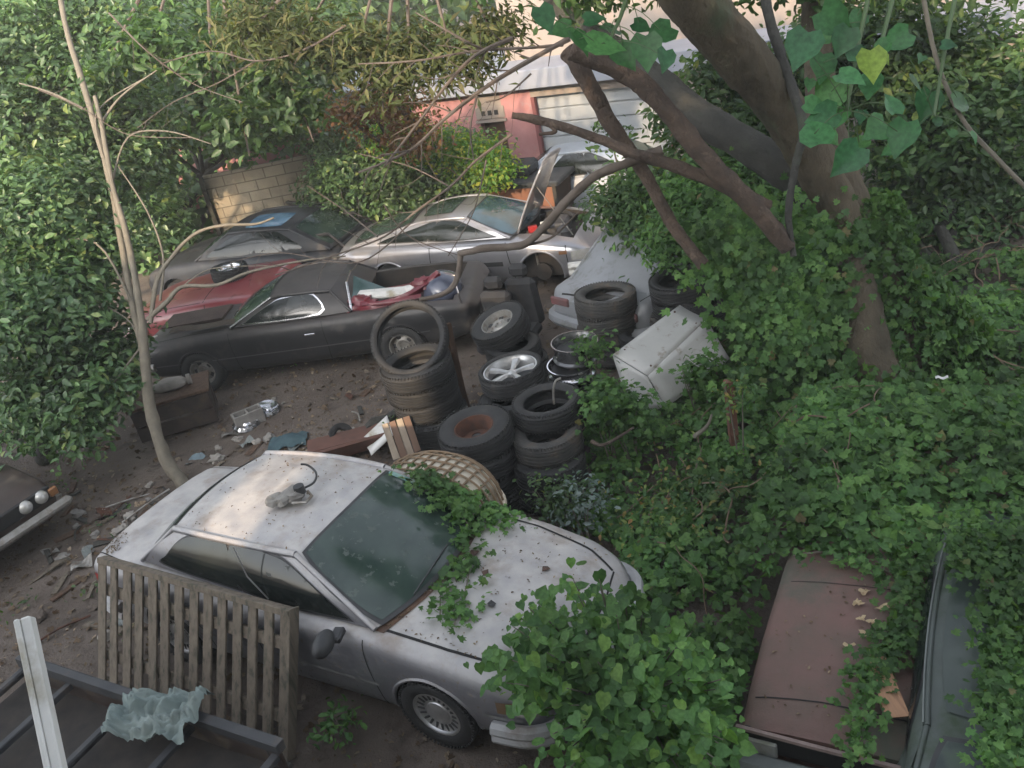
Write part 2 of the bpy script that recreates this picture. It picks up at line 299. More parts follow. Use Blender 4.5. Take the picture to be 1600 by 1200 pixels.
# ---------------------------------------------------------------- wheels and tyres
def tyre_prof(R=.33, w=.2, rim=.2):
    h = w/2; p = []
    side = [(rim, h*.72), (rim+.012, h*.86), (rim+(R-rim)*.35, h*1.0), (rim+(R-rim)*.7, h*1.0), (R-.03, h*.93), (R-.008, h*.8)]
    tread = []
    for g in (.5, .17, -.17, -.5):
        z = g*h; tread += [(R+.002, z+.01), (R-.008, z+.008), (R-.008, z-.008), (R+.002, z-.01)]
    low = [(r, -z) for r, z in side[::-1]]
    return side+tread+low+[(rim+.006, -h*.6), (rim+.02, -h*.4), (R-.03, -h*.4), (R-.022, 0), (R-.03, h*.4), (rim+.02, h*.4), (rim+.006, h*.6)]
def tyre_mb(mb, R=.33, w=.2, rim=.2, T=None, n=48):
    prof = tyre_prof(R, w, rim); mb.lathe(prof, n, 0, True, T)
    # shoulder lugs
    k = 64
    for s in (-1, 1):
        for i in range(k):
            a = 2*pi*i/k
            Rm = Matrix.Rotation(a, 3, 'Z'); c = Rm @ Vector((R-.012, 0, s*w*.43))
            if T: c = T @ c; Rm = T.to_3x3() @ Rm
            mb.box(c, (.018, .016, w*.12), Rm)
def rim_parts(root, kind, rim, w, T, m=None):
    """rim facing local +z; returns the rim object"""
    mb = MB(); h = w/2*.72; r = rim
    mb.lathe([(r+.006, h), (r+.006, h+.012), (r-.008, h+.012), (r-.012, h-.01), (r-.03, h-.03), (r-.035, -h), (r+.004, -h-.008), (r+.004, -h+.01), (r-.025, -h+.03), (r-.02, h-.04)], 40, 0, True, T)
    zf = h-.03
    def P(x): return T @ Vector(x)
    if kind == 'alloy':
        for i in range(5):
            a = 2*pi*i/5; R3 = Matrix.Rotation(a, 3, 'Z')
            prof = []
            for (x, wd, z) in ((.03, .035, zf-.01), (.08, .026, zf), (.14, .03, zf+.008), (r-.03, .05, zf+.012)):
                for (yy, zz) in ((-wd, z-.03), (-wd*.75, z), (0, z+.008), (wd*.75, z), (wd, z-.03)): prof.append(P(R3 @ Vector((x, yy, zz))))
            fs = [(i2*5+j, (i2+1)*5+j, (i2+1)*5+j+1, i2*5+j+1) for i2 in range(3) for j in range(4)]; mb.add(prof, fs)
        mb.lathe([(0, zf+.012), (.035, zf+.008), (.06, zf-.01), (.06, zf-.05), (0, zf-.05)], 20, 0, False, T)
        mb.lathe([(0, zf-.09), (r-.04, zf-.09), (r-.04, zf-.1), (0, zf-.1)], 30, 1, False, T)
    elif kind == 'steel':
        mb.lathe([(0, zf-.03), (.045, zf-.03), (.055, zf-.012), (.09, zf-.005), (.115, zf-.03), (r-.03, zf-.045)], 30, 0, False, T)
        for i in range(5):
            a = 2*pi*i/5; c = P((cos(a)*(r*.66), sin(a)*(r*.66), zf-.026)); mb.box(c, (.05, .065, .012), T.to_3x3() @ Matrix.Rotation(a, 3, 'Z'), 1, bev=.012)
            a += .6; c = P((cos(a)*.05, sin(a)*.05, zf-.02)); mb.box(c, (.016, .016, .03), T.to_3x3(), 0)
    elif kind == 'cover':
        mb.lathe([(0, zf+.03), (.05, zf+.028), (.095, zf+.02), (.10, zf+.012), (r*.6, zf+.01), (r-.01, zf+.02), (r+.012, zf+.008)], 36, 0, False, T)
        for i in range(20):
            a = 2*pi*i/20; c = P((cos(a)*r*.77, sin(a)*r*.77, zf+.014)); mb.box(c, (r*.33, .022, .012), T.to_3x3() @ Matrix.Rotation(a, 3, 'Z'), 1, bev=.004)
    elif kind == 'rusty':
        mb.lathe([(.05, -.01), (.06, -.03), (r-.03, -.05)], 30, 0, False, T); mb.lathe([(0, -.045), (.05, -.02)], 20, 1, False, T)
    elif kind == 'bare':
        mb.lathe([(.035, -.03), (.05, 0), (r-.04, .01)], 26, 1, False, T)
    o = mb.build('rim', [m or ALLOY, PLASTIC], root, True); return o
def wheel_part(root, x, y, z, R, w, rim, kind, side, m=None, rub=None):
    """side=+1: outer face toward +y"""
    T = Matrix.Translation((x, y, z)) @ Matrix.Rotation(-side*pi/2, 4, 'X')
    wobj = bpy.data.objects.new('wheel', None); col.objects.link(wobj); wobj.parent = root
    mb = MB(); tyre_mb(mb, R, w, rim, T); mb.build('tyre', rub or RUBBER, wobj, True)
    rim_parts(wobj, kind, rim, w, T, m)
    return wobj
_ty = [0]
def tyre(loc, label, R=.33, w=.21, rim=.2, tilt=(0, 0), kind=None, m=None, group=None, rub=None, name='tyre', cat='tyre'):
    """lying tyre (or wheel) whose axis is z before tilting; loc = centre"""
    _ty[0] += 1
    if kind:
        root = thing('wheel', label, 'wheel', (loc[0], loc[1], loc[2]-w/2), 0, group)
        rt = Matrix.Rotation(tilt[0], 4, 'X') @ Matrix.Rotation(tilt[1], 4, 'Y'); T = Matrix.Translation((0, 0, w/2)) @ rt
        mb = MB(); tyre_mb(mb, R, w, rim, T); mb.build('tyre', rub or RUBBER, root, True); rim_parts(root, kind, rim, w, T, m); return root
    mb = MB(); T = Matrix.Rotation(tilt[0], 4, 'X') @ Matrix.Rotation(tilt[1], 4, 'Y') @ Matrix.Rotation(random.random()*6, 4, 'Z')
    tyre_mb(mb, R, w, rim, T); o = mb.build(name, rub or RUBBER, None, True); o.location = loc; return tag(o, label, cat, group)

# ---------------------------------------------------------------- cars
class Car:
    def __init__(s, name, label, cat, loc, rz, st, paint, arches=(), arch_r=.37, z0=0, cuts=(), group=None, smooth=.12):
        s.root = thing(name, label, cat, (loc[0], loc[1], z0), rz, group); s.paint = paint
        st = sorted(st); xs = np.array([a[0] for a in st]); s.x0, s.x1 = xs[0], xs[-1]
        X = np.linspace(s.x0, s.x1, 160); Y = np.array([[np.interp(x, xs, [a[k] for a in st]) for k in range(1, 5)] for x in X])
        k = max(1, int(smooth/(X[1]-X[0]))); ker = np.hanning(2*k+3)[1:-1]; ker /= ker.sum()
        e = len(ker)//2; Yp = np.pad(Y, ((e, e), (0, 0)), 'edge'); Ys = np.stack([np.convolve(Yp[:, j], ker, 'valid') for j in range(4)], 1)
        s.X = X; s.Y = Ys; mb = MB(); rings = []
        for i in range(0, 160, 1):
            h = s.sec(X[i]); rings.append([(X[i], y, z) for (y, z) in h[::-1]] + [(X[i], -y, z) for (y, z) in h[1:-1]])
        n = len(rings[0]); vs = [p for r in rings for p in r]
        fs = [(i*n+k2, (i+1)*n+k2, (i+1)*n+(k2+1) % n, i*n+(k2+1) % n) for i in range(len(rings)-1) for k2 in range(n)]
        fs += [tuple(range(n)), tuple(range((len(rings)-1)*n, len(rings)*n))[::-1]]
        mb.add(vs, fs)
        body = mb.build('body', [paint, UNDER], s.root, False)
        cut = MB()
        for (ax, sd, ar) in [(a[0], a[1], a[2] if len(a) > 2 else arch_r) for a in arches]:
            w = s.wid(ax); Tm = Matrix.Translation((ax, sd*(w-.02), .32)) @ Matrix.Rotation(pi/2, 4, 'X')
            cut.lathe([(0, -.24), (ar, -.24), (ar, .24), (0, .24)], 36, 1, False, Tm)
        for (c, d) in cuts: cut.box(c, d, None, 1)
        if cut.v:
            # merge duplicate poles
            import bmesh
            co = cut.build('cutter', [UNDER, UNDER]); bm = bmesh.new(); bm.from_mesh(co.data); bmesh.ops.remove_doubles(bm, verts=bm.verts, dist=1e-5); bmesh.ops.recalc_face_normals(bm, faces=bm.faces); bm.to_mesh(co.data); bm.free()
            bm = bmesh.new(); bm.from_mesh(body.data); bmesh.ops.recalc_face_normals(bm, faces=bm.faces); bm.to_mesh(body.data); bm.free()
            md = body.modifiers.new('b', 'BOOLEAN'); md.operation = 'DIFFERENCE'; md.object = co; md.solver = 'EXACT'
            try: md.material_mode = 'INDEX'
            except Exception: pass
            co.parent = s.root
            dg = bpy.context.evaluated_depsgraph_get(); dg.update(); me = bpy.data.meshes.new_from_object(body.evaluated_get(dg), depsgraph=dg)
            body.modifiers.clear(); body.data = me; bpy.data.objects.remove(co)
        me = body.data; me.polygons.foreach_set('use_smooth', [True]*len(me.polygons))
        try: me.set_sharp_from_angle(angle=radians(38))
        except Exception: pass
        s.body = body
    def prm(s, x): return [np.interp(x, s.X, s.Y[:, j]) for j in range(4)]
    def wid(s, x): return s.prm(x)[0]
    def sec(s, x):
        w, zb, zs, zt = s.prm(x); h = zs-zb; d = zt-zs
        return [(0, zb), (.55*w, zb), (.86*w, zb), (.945*w, zb+.1*h), (.972*w, zb+.2*h), (.99*w, zb+.42*h), (w, zb+.58*h), (.997*w, zb+.72*h), (.985*w, zb+.84*h), (.965*w, zb+.93*h), (.935*w, zb+.98*h), (.90*w, zs+.12*d), (.8*w, zs+.42*d), (.6*w, zs+.74*d), (.3*w, zs+.94*d), (0, zt)]
    def side(s, x, z, sd, off=.003):
        h = s.sec(x)[3:11]; y = np.interp(z, [a[1] for a in h], [a[0] for a in h]); return Vector((x, sd*(y+off), z))
    def top(s, x, y, off=.003):
        h = s.sec(x)[10:]; z = np.interp(abs(y), [a[0] for a in h][::-1], [a[1] for a in h][::-1]); return Vector((x, y, z+off))
    def strip(s, pts, wd, name, m, fn='side', sd=-1, n=10, parent=None, mb=None, th=0):
        """ribbon following the body; pts in (x,z) for side or (x,y) for top"""
        own = True; name, m = (name, m) if mb is None else ('panel_gap', SEAM); mb = MB(); P = [Vector((p[0], p[1])) for p in pts]; D = []
        for i in range(len(P)-1):
            for k in range(n): D.append(P[i].lerp(P[i+1], k/n))
        D.append(P[-1]); vs = []
        for i, p in enumerate(D):
            t = D[min(i+1, len(D)-1)]-D[max(i-1, 0)]; t.normalize(); q = Vector((-t.y, t.x))*wd/2
            for sg in (-1, 1):
                a = p+q*sg; vs.append(s.side(a.x, a.y, sd, .004+th) if fn == 'side' else s.top(a.x, a.y, .004+th))
        fs = [(2*i, 2*i+2, 2*i+3, 2*i+1) for i in range(len(D)-1)]; mb.add(vs, fs)
        return mb.build(name, m, parent or s.root, True)
    def arch_lips(s, arches, r=.37, rr=.016):
        for a in arches:
            mb = MB(); ax, sd = a[0], a[1]; ar = a[2] if len(a) > 2 else r; pts = []
            for k in range(25):
                t = -.25+(pi+.5)*k/24; x = ax+cos(t)*ar; z = .32+sin(t)*ar; zb = s.prm(x)[1]
                if z < zb+.03: continue
                pts.append(s.side(x, z, sd, -.004))
            mb.tube(pts, rr, 6); mb.build('wheel_arch', s.paint, s.root, True)
    def wheels(s, lst, R=.32, w=.2, rim=.2, kind='steel', m=None, inset=.10, zc=None):
        for (x, sd) in lst: wheel_part(s.root, x, sd*(s.wid(x)-inset), zc or R, R, w, rim, kind, sd, m)
    def cabin(s, xwb, xwt, xrt, xrb, zb, zr, wb, wr, wbr=None, bF=.10, bR=.08, crown=.05, paint=None, wind=True, rear=True, side_windows=(), sunroof=None, glass=None, pil=.03, rearglass=None, side_glass=None, zbr=None, dz_rear=-.03, trim=None, wind_glass=None):
        paint = paint or s.paint; glass = glass or GLASS; wbr = wbr or wb*.96; zbr = zbr or zb; sgn = [1]
        def Bf(u): return Vector((xwb+bF*(1-u*u), wb*u, zb+.04*(1-u*u)))
        def Tf(u): return Vector((xwt+bF*.5*(1-u*u), wr*u, zr+crown*(1-u*u)*.8))
        def Tr(u): return Vector((xrt-bR*.5*(1-u*u), wr*.97*u, zr+dz_rear+crown*(1-u*u)*.8))
        def Br(u): return Vector((xrb-bR*(1-u*u), wbr*u, zbr+.03*(1-u*u)))
        def front(u, v): return Bf(u).lerp(Tf(u), v)+Vector((.5, 0, .8))*(.035*4*v*(1-v)*(1-abs(u)**3))
        def roof(u, v):
            p = Tf(u).lerp(Tr(u), v); p.z += 4*v*(1-v)*(.022+.02*(1-u*u)); p.y *= 1+4*v*(1-v)*.05; return p
        def back(u, v): return Br(u).lerp(Tr(u), v)+Vector((-.5, 0, .8))*(.035*4*v*(1-v)*(1-abs(u)**3))
        def sid(q, t, sd):
            b = Vector((xwb, wb, zb)).lerp(Vector((xrb, wbr, zbr)), q); b.y += .03*4*q*(1-q); b.z += 0
            tp = roof(1, q); p = b.lerp(tp, t); p.y += .03*sin(pi*t); return Vector((p.x, p.y*sd, p.z))
        s.fn = dict(front=front, roof=roof, back=back, side=sid)
        mb = MB(); U = lambda a: 2*a-1
        mb.grid(lambda a, b: front(U(a), b), 20, 8); mb.grid(lambda a, b: roof(U(a), b), 20, 14); mb.grid(lambda a, b: back(U(a), b), 20, 8)
        for sd in (-1, 1): mb.grid(lambda a, b: sid(a, b, sd), 24, 10)
        for sd in (-1, 1):
            mb.tube([front(sd, v/8) for v in range(9)], pil*.8, 8); mb.tube([roof(sd, v/14) for v in range(15)], pil, 8); mb.tube([back(sd, v/8) for v in range(9)], pil*.8, 8)
        mb.build('cabin', paint, s.root, True, autos=60)
        def patch(fn, u0, u1, v0, v1, off, name, m, rnd=.35, parent=None, n=14, thick=None):
            g = MB()
            def f(a, b):
                x, y = 2*a-1, 2*b-1; k = rnd*.3
                x2 = x*math.sqrt(max(0, 1-k*y*y*abs(y))); y2 = y*math.sqrt(max(0, 1-k*x*x*abs(x)))
                uu = (u0+u1)/2+(u1-u0)/2*x2; vv = (v0+v1)/2+(v1-v0)/2*y2; e = .01
                p = fn(uu, vv); du = fn(uu+e, vv)-fn(uu-e, vv); dv = fn(uu, vv+e)-fn(uu, vv-e); nn = du.cross(dv).normalized()
                if nn.dot(p-Vector(((xwb+xrb)/2, 0, zb))) < 0: nn = -nn
                return p+nn*off
            g.grid(f, n, n); return g.build(name, m, parent or s.root, True)
        s.patch = patch
        if wind:
            w = patch(front, -.95, .95, .0, .97, .010, 'windshield', wind_glass or glass); patch(front, -.985, .985, -.04, 1.0, .006, 'rubber_seal', PLASTIC, parent=w)
        if rear:
            w = patch(back, -.88, .88, .06, .93, .010, 'rear_window', rearglass or glass); patch(back, -.92, .92, .02, .97, .006, 'rubber_seal', PLASTIC, parent=w)
        if sunroof: patch(roof, *sunroof, .012, 'sunroof', glass)
        for sd in (-1, 1):
            for poly in side_windows:
                for (off, nm, m, gr) in ((.012, 'side_window', side_glass or SGLASS, 0), (.007, 'window_frame', trim or PLASTIC, .03)):
                    g = MB(); cx = sum(p[0] for p in poly)/len(poly); cy = sum(p[1] for p in poly)/len(poly)
                    pp = smooth_path([Vector((p[0]+(p[0]-cx)*gr*1.3, p[1]+(1 if p[1] > cy else -1)*gr*1.6, 0)) for p in poly+[poly[0]]], 4)[:-1]
                    K = 6; vs = []
                    for r_ in range(K+1):
                        for p in pp:
                            q = cx+(p.x-cx)*r_/K; t = cy+(p.y-cy)*r_/K; v = sid(q, t, sd); v.y += sd*off; v.z += off*.4; vs.append(v)
                    m_ = len(pp); fs = [(r_*m_+i, r_*m_+(i+1) % m_, (r_+1)*m_+(i+1) % m_, (r_+1)*m_+i) for r_ in range(K) for i in range(m_)]
                    g.add(vs, fs)
                    if gr == 0: last = g.build(nm, m, s.root, True)
                    else: g.build(nm, m, last, True)
        return s

# ================================================================ GROUND
TREE = PD(1372, 560, 9.3); TREE.z = 0
def sm(a, b, x): t = min(1, max(0, (x-a)/(b-a))); return t*t*(3-2*t)
def gz(x, y):
    n = noise.noise(Vector((x*.5, y*.5, 0)))*.06+noise.noise(Vector((x*1.6, y*1.6, 3)))*.035+noise.noise(Vector((x*6, y*6, 3)))*.022
    m = sm(1.4, 4.5, x)*.35*sm(5.2, 7, y)*(1-sm(14, 18, y))
    return n+m-.02
xs_ = np.concatenate([np.linspace(-260, -14, 12), np.arange(-13.5, 13.5, .13), np.linspace(14, 260, 12)])
ys_ = np.concatenate([np.linspace(-60, 0, 6), np.arange(.5, 24, .13), np.linspace(25, 420, 16)])
mb = MB(); mb.v = [(x, y, gz(x, y)) for x in xs_ for y in ys_]; ny = len(ys_)
mb.f = [(i*ny+j, (i+1)*ny+j, (i+1)*ny+j+1, i*ny+j+1) for i in range(len(xs_)-1) for j in range(ny-1)]; mb.m = [0]*len(mb.f)
DIRT = mat('packed_dirt', (.085, .066, .053), (.14, .113, .093), 1.1, .95, bump=.9, bscale=28, dirt=(.05, .038, .03), damt=.46, dscale=2.6)
tag(mb.build('ground', DIRT, None, True, autos=180), kind='structure')

# ================================================================ SILVER SEDAN (foreground)
S_POS = (-1.77, 6.47); S_YAW = -.587
st = [(-2.44, .66, .40, .60, .64), (-2.40, .80, .32, .84, .92), (-2.3, .85, .27, .91, .985), (-1.8, .90, .22, .93, 1.0), (-1.3, .92, .2, .935, .99), (0, .925, .2, .93, .965), (.9, .92, .2, .92, .965),
      (1.05, .92, .2, .905, .975), (1.6, .91, .2, .85, .925), (2.05, .88, .22, .76, .83), (2.28, .82, .25, .66, .72), (2.38, .74, .28, .58, .62), (2.44, .6, .34, .5, .53)]
AR = [(1.45, -1), (1.45, 1), (-1.35, -1), (-1.35, 1)]
sedan = Car('silver_sedan', 'dusty silver sedan with vines over its windshield, parked behind the wooden slat pallet', 'car', S_POS, S_YAW, st, SILVER, AR)
sedan.arch_lips(AR); sedan.wheels([(1.45, -1), (1.45, 1), (-1.35, -1), (-1.35, 1)], kind='cover', m=ALLOY, R=.33, rim=.2)
sedan.cabin(1.0, .22, -1.2, -1.66, .955, 1.36, .79, .615, wbr=.72, zbr=.985, bF=.16, crown=.06, pil=.03,
    side_windows=[[(.06, .10), (.065, .5), (.10, .82), (.2, .93), (.485, .95), (.49, .10)], [(.515, .10), (.515, .95), (.68, .96), (.82, .92), (.885, .74), (.90, .42), (.885, .14)]], side_glass=SGLASS)
R_ = sedan.root
sedan.patch(sedan.fn['front'], .84, .945, .03, .93, .016, 'painted_edge_reflection', GLASSG)  # reflection along the far windshield edge, painted as a pale green band
seam = 1
for sd in (-1, 1):
    for pts in ([(.92, .90), (.95, .62), (.98, .26)], [(-.18, .93), (-.2, .6), (-.2, .25)], [(-1.05, .93), (-1.0, .72), (-.86, .52), (-.83, .27)]): sedan.strip(pts, .009, '', None, sd=sd, mb=seam)
    sedan.strip([(1.06, sd*.75), (1.6, sd*.74), (2.1, sd*.68), (2.3, sd*.6)], .022, '', None, 'top', mb=seam)
sedan.strip([(2.31, -.6), (2.36, -.3), (2.37, 0), (2.36, .3), (2.31, .6)], .012, '', None, 'top', mb=seam)
sedan.strip([(-1.98, -.75), (-2.34, -.70)], .012, '', None, 'top', mb=seam); sedan.strip([(-1.98, .75), (-2.34, .70)], .012, '', None, 'top', mb=seam)
MOULD = mat('side_moulding', (.22, .22, .22), (.15, .15, .15), 8, .5)
for sd in (-1, 1): sedan.strip([(2.2, .48), (1.9, .50)], .035, 'side_moulding', MOULD, sd=sd, th=.006); sedan.strip([(1.0, .52), (-.8, .53)], .035, 'side_moulding', MOULD, sd=sd, th=.006)
cowl = MB(); cowl.grid(lambda a, b: sedan.top(1.0+.17*(1-(2*a-1)**2)-.01+b*.075, (2*a-1)*.78, .006), 20, 3); cowl.build('cowl_panel', mat('rusty_cowl', (.05, .035, .03), (.11, .06, .035), 9, .9), R_, True)
for sd in (-1, 1):
    for hx in (-.05, -.92):
        q = MB(); q.box(sedan.side(hx, .80, sd, .012), (.17, .025, .035), bev=.008); q.build('door_handle', MATS['black_plastic'], R_)
wp = MB(); wp.tube([sedan.fn['front'](-.55, .03)+Vector((.05, 0, .03)), sedan.fn['front'](.15, .10)+Vector((.04, 0, .03))], .008, 5); wp.build('wiper', PLASTIC, R_)
mr = MB(); mr.blob((.73, -1.06, .985), (.07, .13, .085), amp=.05, nu=16, nv=10, R=Rz(.25)); mr.box((.75, -.93, .96), (.09, .14, .06), Rz(.3), bev=.015); mr.build('mirror', PLASTIC, R_, True)
mr = MB(); mr.blob((.73, 1.02, .985), (.06, .12, .08), amp=.05, nu=16, nv=10); mr.build('mirror', PLASTIC, R_, True)
for sd in (-1, 1):
    hl = MB(); hl.grid(lambda a, b: sedan.side(2.16+.17*a, .52+.11*b, sd, .006), 8, 4); hl.build('headlight', HEADL, R_, True)
    hl = MB(); hl.grid(lambda a, b: sedan.side(2.02+.12*a, .54+.10*b, sd, .006), 6, 4); hl.build('side_marker', mat('dull_amber_lens', (.16, .10, .05), (.12, .08, .05), 6, .5), R_, True)
bp = MB()
for zz in (.36, .43): bp.tube(smooth_path([(1.98, -.93, zz), (2.28, -.88, zz), (2.45, -.66, zz), (2.52, 0, zz), (2.45, .66, zz), (2.28, .88, zz), (1.98, .93, zz)], 6), .055, 8)
bp.build('front_bumper', mat('dull_silver_bumper', (.34, .34, .35), (.25, .25, .25), 3, .5, dirt=(.15, .12, .1), damt=.45), R_, True)
bp = MB()
for zz in (.40, .50): bp.tube(smooth_path([(-2.0, -.9, zz), (-2.3, -.84, zz), (-2.47, -.6, zz), (-2.5, 0, zz), (-2.47, .6, zz), (-2.3, .84, zz), (-2.0, .9, zz)], 6), .055, 8)
bp.build('rear_bumper', MATS['dull_silver_bumper'], R_, True)
for sd in (-1, 1):
    tl = MB(); tl.grid(lambda a, b: sedan.side(-2.3+.14*a, .68+.12*b, sd, .006), 6, 4); tl.build('tail_light', REDL, R_, True)
an = MB(); an.tube([(-.05, -.80, 1.0), (-.17, -.82, 1.22), (-.22, -.80, 1.5)], .006, 5); an.build('door_trim_strip', ALLOY, R_)

# engine part lying on the roof
def on_car(c, v): return c.root.matrix_basis @ Vector(v)
def mw(c): return Matrix.Translation(c.root.location) @ Matrix.Rotation(c.root.rotation_euler.z, 4, 'Z')
rp = mw(sedan) @ Vector((-.22, -.13, 1.455))
p = thing('engine_part', 'grimy engine part with a black hose lying on the silver sedan roof', 'scrap', rp, .4)
q = MB(); q.box((0, 0, .05), (.22, .13, .07), Rz(.3), bev=.02, jit=.012); q.blob((-.1, .03, .05), (.09, .07, .05), amp=.6); q.blob((.05, -.06, .05), (.07, .05, .05), amp=.6); q.build('bracket', CONC, p)
q = MB(); q.lathe([(0, .1), (.045, .1), (.05, .03), (0, .03)], 16, 0, False, Matrix.Translation((.1, -.03, .02))); q.build('pulley', PLASTIC, p, True)
q = MB(); q.tube(smooth_path([(.12, 0, .06), (.24, .04, .05), (.3, .16, .06), (.27, .27, .10), (.22, .3, .12)], 5), .010, 6); q.build('hose', PLASTIC, p, True)
q = MB(); q.tube([(.0, -.1, .03), (.1, -.16, .02), (.17, -.1, .02), (.16, -.02, .03)], .014, 6); q.build('bracket_arm', STEEL, p, True)
for i in range(5):
    hp = mw(sedan) @ Vector((1.3+.2*i, random.uniform(-.35, .45), 0)); x_ = 1.3+.2*i; y_ = random.uniform(-.35, .45); hp = mw(sedan) @ sedan.top(x_, y_, .005)
    q = MB(); s_ = .035 if i else .05
    q.add([(-s_, 0, 0), (-s_*.3, s_*.8, .015), (s_*.9, s_*.5, .0), (s_*.7, -s_*.5, .02), (-s_*.4, -s_, 0)], [(0, 1, 2, 3, 4)])
    o = q.build('dark_chip', PLASTIC if i == 2 else mat('dead_leaf_brown', (.09, .05, .035), (.05, .035, .03), 9, .9), None, solid=.004); o.location = hp+Vector((0, 0, .004)); o.rotation_euler = (0, 0, i)
    tag(o, 'small dark flake lying on the dusty hood of the silver sedan', 'debris', 'flakes on the sedan hood')

# ================================================================ BLACK COUPE
B_POS = (-2.70, 13.0); B_YAW = 2.946
st = [(-2.66, .66, .42, .66, .70), (-2.58, .84, .34, .82, .86), (-2.2, .92, .28, .86, .89), (-1.5, .955, .25, .89, .92), (0, .95, .24, .89, .93), (.9, .94, .24, .88, .94), (1.6, .93, .25, .86, .93), (2.3, .91, .28, .80, .86), (2.55, .86, .32, .72, .77), (2.68, .7, .38, .6, .63)]
AR = [(1.6, -1, .36), (1.6, 1, .36), (-1.5, -1, .36), (-1.5, 1, .36)]
blk = Car('black_coupe', 'faded black coupe, rear torn open to red trim, behind the tyre stacks', 'car', B_POS, B_YAW, st, BLACKP, AR, cuts=[((-1.55, 0, .83), (1.55, 1.46, .4))])
blk.arch_lips(AR, .36); blk.wheels([(-1.5, 1), (-1.5, -1), (1.6, 1), (1.6, -1)], kind='steel', m=STEEL, R=.33, rim=.19)
blk.cabin(.98, .32, -.55, -.86, .92, 1.22, .80, .60, bF=.12, crown=.05, rear=False, wbr=.80, pil=.032, trim=CHROME,
    side_windows=[[(.07, .12), (.09, .5), (.14, .80), (.26, .90), (.72, .90), (.74, .14)]])
R_ = blk.root
for sd in (-1, 1):
    q = MB(); h_ = blk.side(-.22, .72, sd, .012); q.box(h_, (.16, .02, .03), bev=.006); q.build('door_handle', CHROME, blk.root)
    blk.strip([(2.3, .50), (-2.3, .52)], .018, 'side_trim', mat('dull_dark_trim', (.07, .07, .07), rough=.4), sd=sd)
pr = MB()
pr.tube([blk.fn['front'](1, v/6)+Vector((.01, .012, .01)) for v in range(7)], .012, 6); pr.tube([blk.fn['front'](-1, v/6)+Vector((.01, -.012, .01)) for v in range(7)], .012, 6); pr.build('pillar_trim', CHROME, R_)
seam = 1
for sd in (-1, 1):
    for pts in ([(1.02, .87), (1.0, .5), (.98, .29)], [(-.42, .88), (-.44, .5), (-.42, .29)]): blk.strip(pts, .01, '', None, sd=sd, mb=seam)
    blk.strip([(1.1, sd*.78), (2.5, sd*.74)], .014, '', None, 'top', mb=seam)
q = MB(); q.box((1.75, .25, .955), (1.0, .5, .04), Rz(.05), bev=.01, jit=.02); q.build('hood_cover', mat('rotten_brown_board', (.07, .045, .035), (.045, .03, .025), 5, .9, bump=.5), R_)
q = MB(); q.grid(lambda a, b: Vector((.9-.02*a+1.1*a, .76-.16*b, .955+.012*sin(a*9)+.02*b)), 12, 3); q.build('fender_moss', mat('brown_leaf_crust', (.075, .055, .04), (.05, .04, .03), 9, .95, bump=.9), R_)
q = MB(); q.box((-1.28, .50, 1.0), (.78, .22, .13), Ry(-.05), 0, bev=.05); q.blob((-1.70, .48, 1.0), (.24, .10, .065), amp=.1); q.build('white_door_panel', WHITEP, R_, True)
q = MB()
q.tube(smooth_path([(-.78, .74, .93), (-1.0, .72, .94), (-1.3, .72, .92), (-1.65, .64, .97), (-1.95, .5, 1.06), (-2.15, .45, 1.18)], 5), .055, 7, rough=.8)
q.tube(smooth_path([(-.78, .3, .9), (-.9, .6, .95), (-1.25, .76, .96), (-1.9, .76, .98)], 5), .035, 7, rough=.8); q.blob((-1.85, .45, 1.05), (.15, .12, .09), amp=.9); q.blob((-1.0, .62, .98), (.2, .14, .09), amp=.9); q.box((-1.3, .1, .8), (.8, .6, .1), bev=.03, jit=.03)
q.build('torn_red_trim', REDT, R_, True)
q = MB(); q.blob((-2.12, .35, .90), (.30, .33, .26), amp=.08, nu=18, nv=12); q.build('dark_inner_fender', mat('blue_black_gloss', (.04, .045, .07), (.08, .09, .13), 3, .2, coat=.6), R_, True)
q = MB(); q.tube([(-2.45, .80, .7), (-2.44, .82, .98), (-2.38, .6, 1.02)], .015, 6); q.tube([(-.86, .78, .92), (-.82, .55, 1.27), (-.8, .2, 1.31)], .018, 6); q.build('bent_chrome_trim', CHROME, R_)
q = MB(); q.grid(lambda a, b: Vector((-.84-.5*b, .75-.5*a, .93+.30*(1-b)*a*1.0+.02*sin(a*8))), 8, 6); q.build('broken_rear_glass', mat('cracked_green_glass', (.03, .06, .06), (.06, .10, .10), 5, .12), R_, True)
bp = MB(); bp.tube(smooth_path([(2.3, -.9, .5), (2.68, -.75, .5), (2.76, 0, .5), (2.68, .75, .5), (2.3, .9, .5)], 6), .06, 8); bp.build('front_bumper', STEEL, R_, True)
q = MB(); q.box((2.5, .55, .84), (.35, .02, .02), Rz(.3)); q.build('hood_edge_trim', WHITEP, R_)

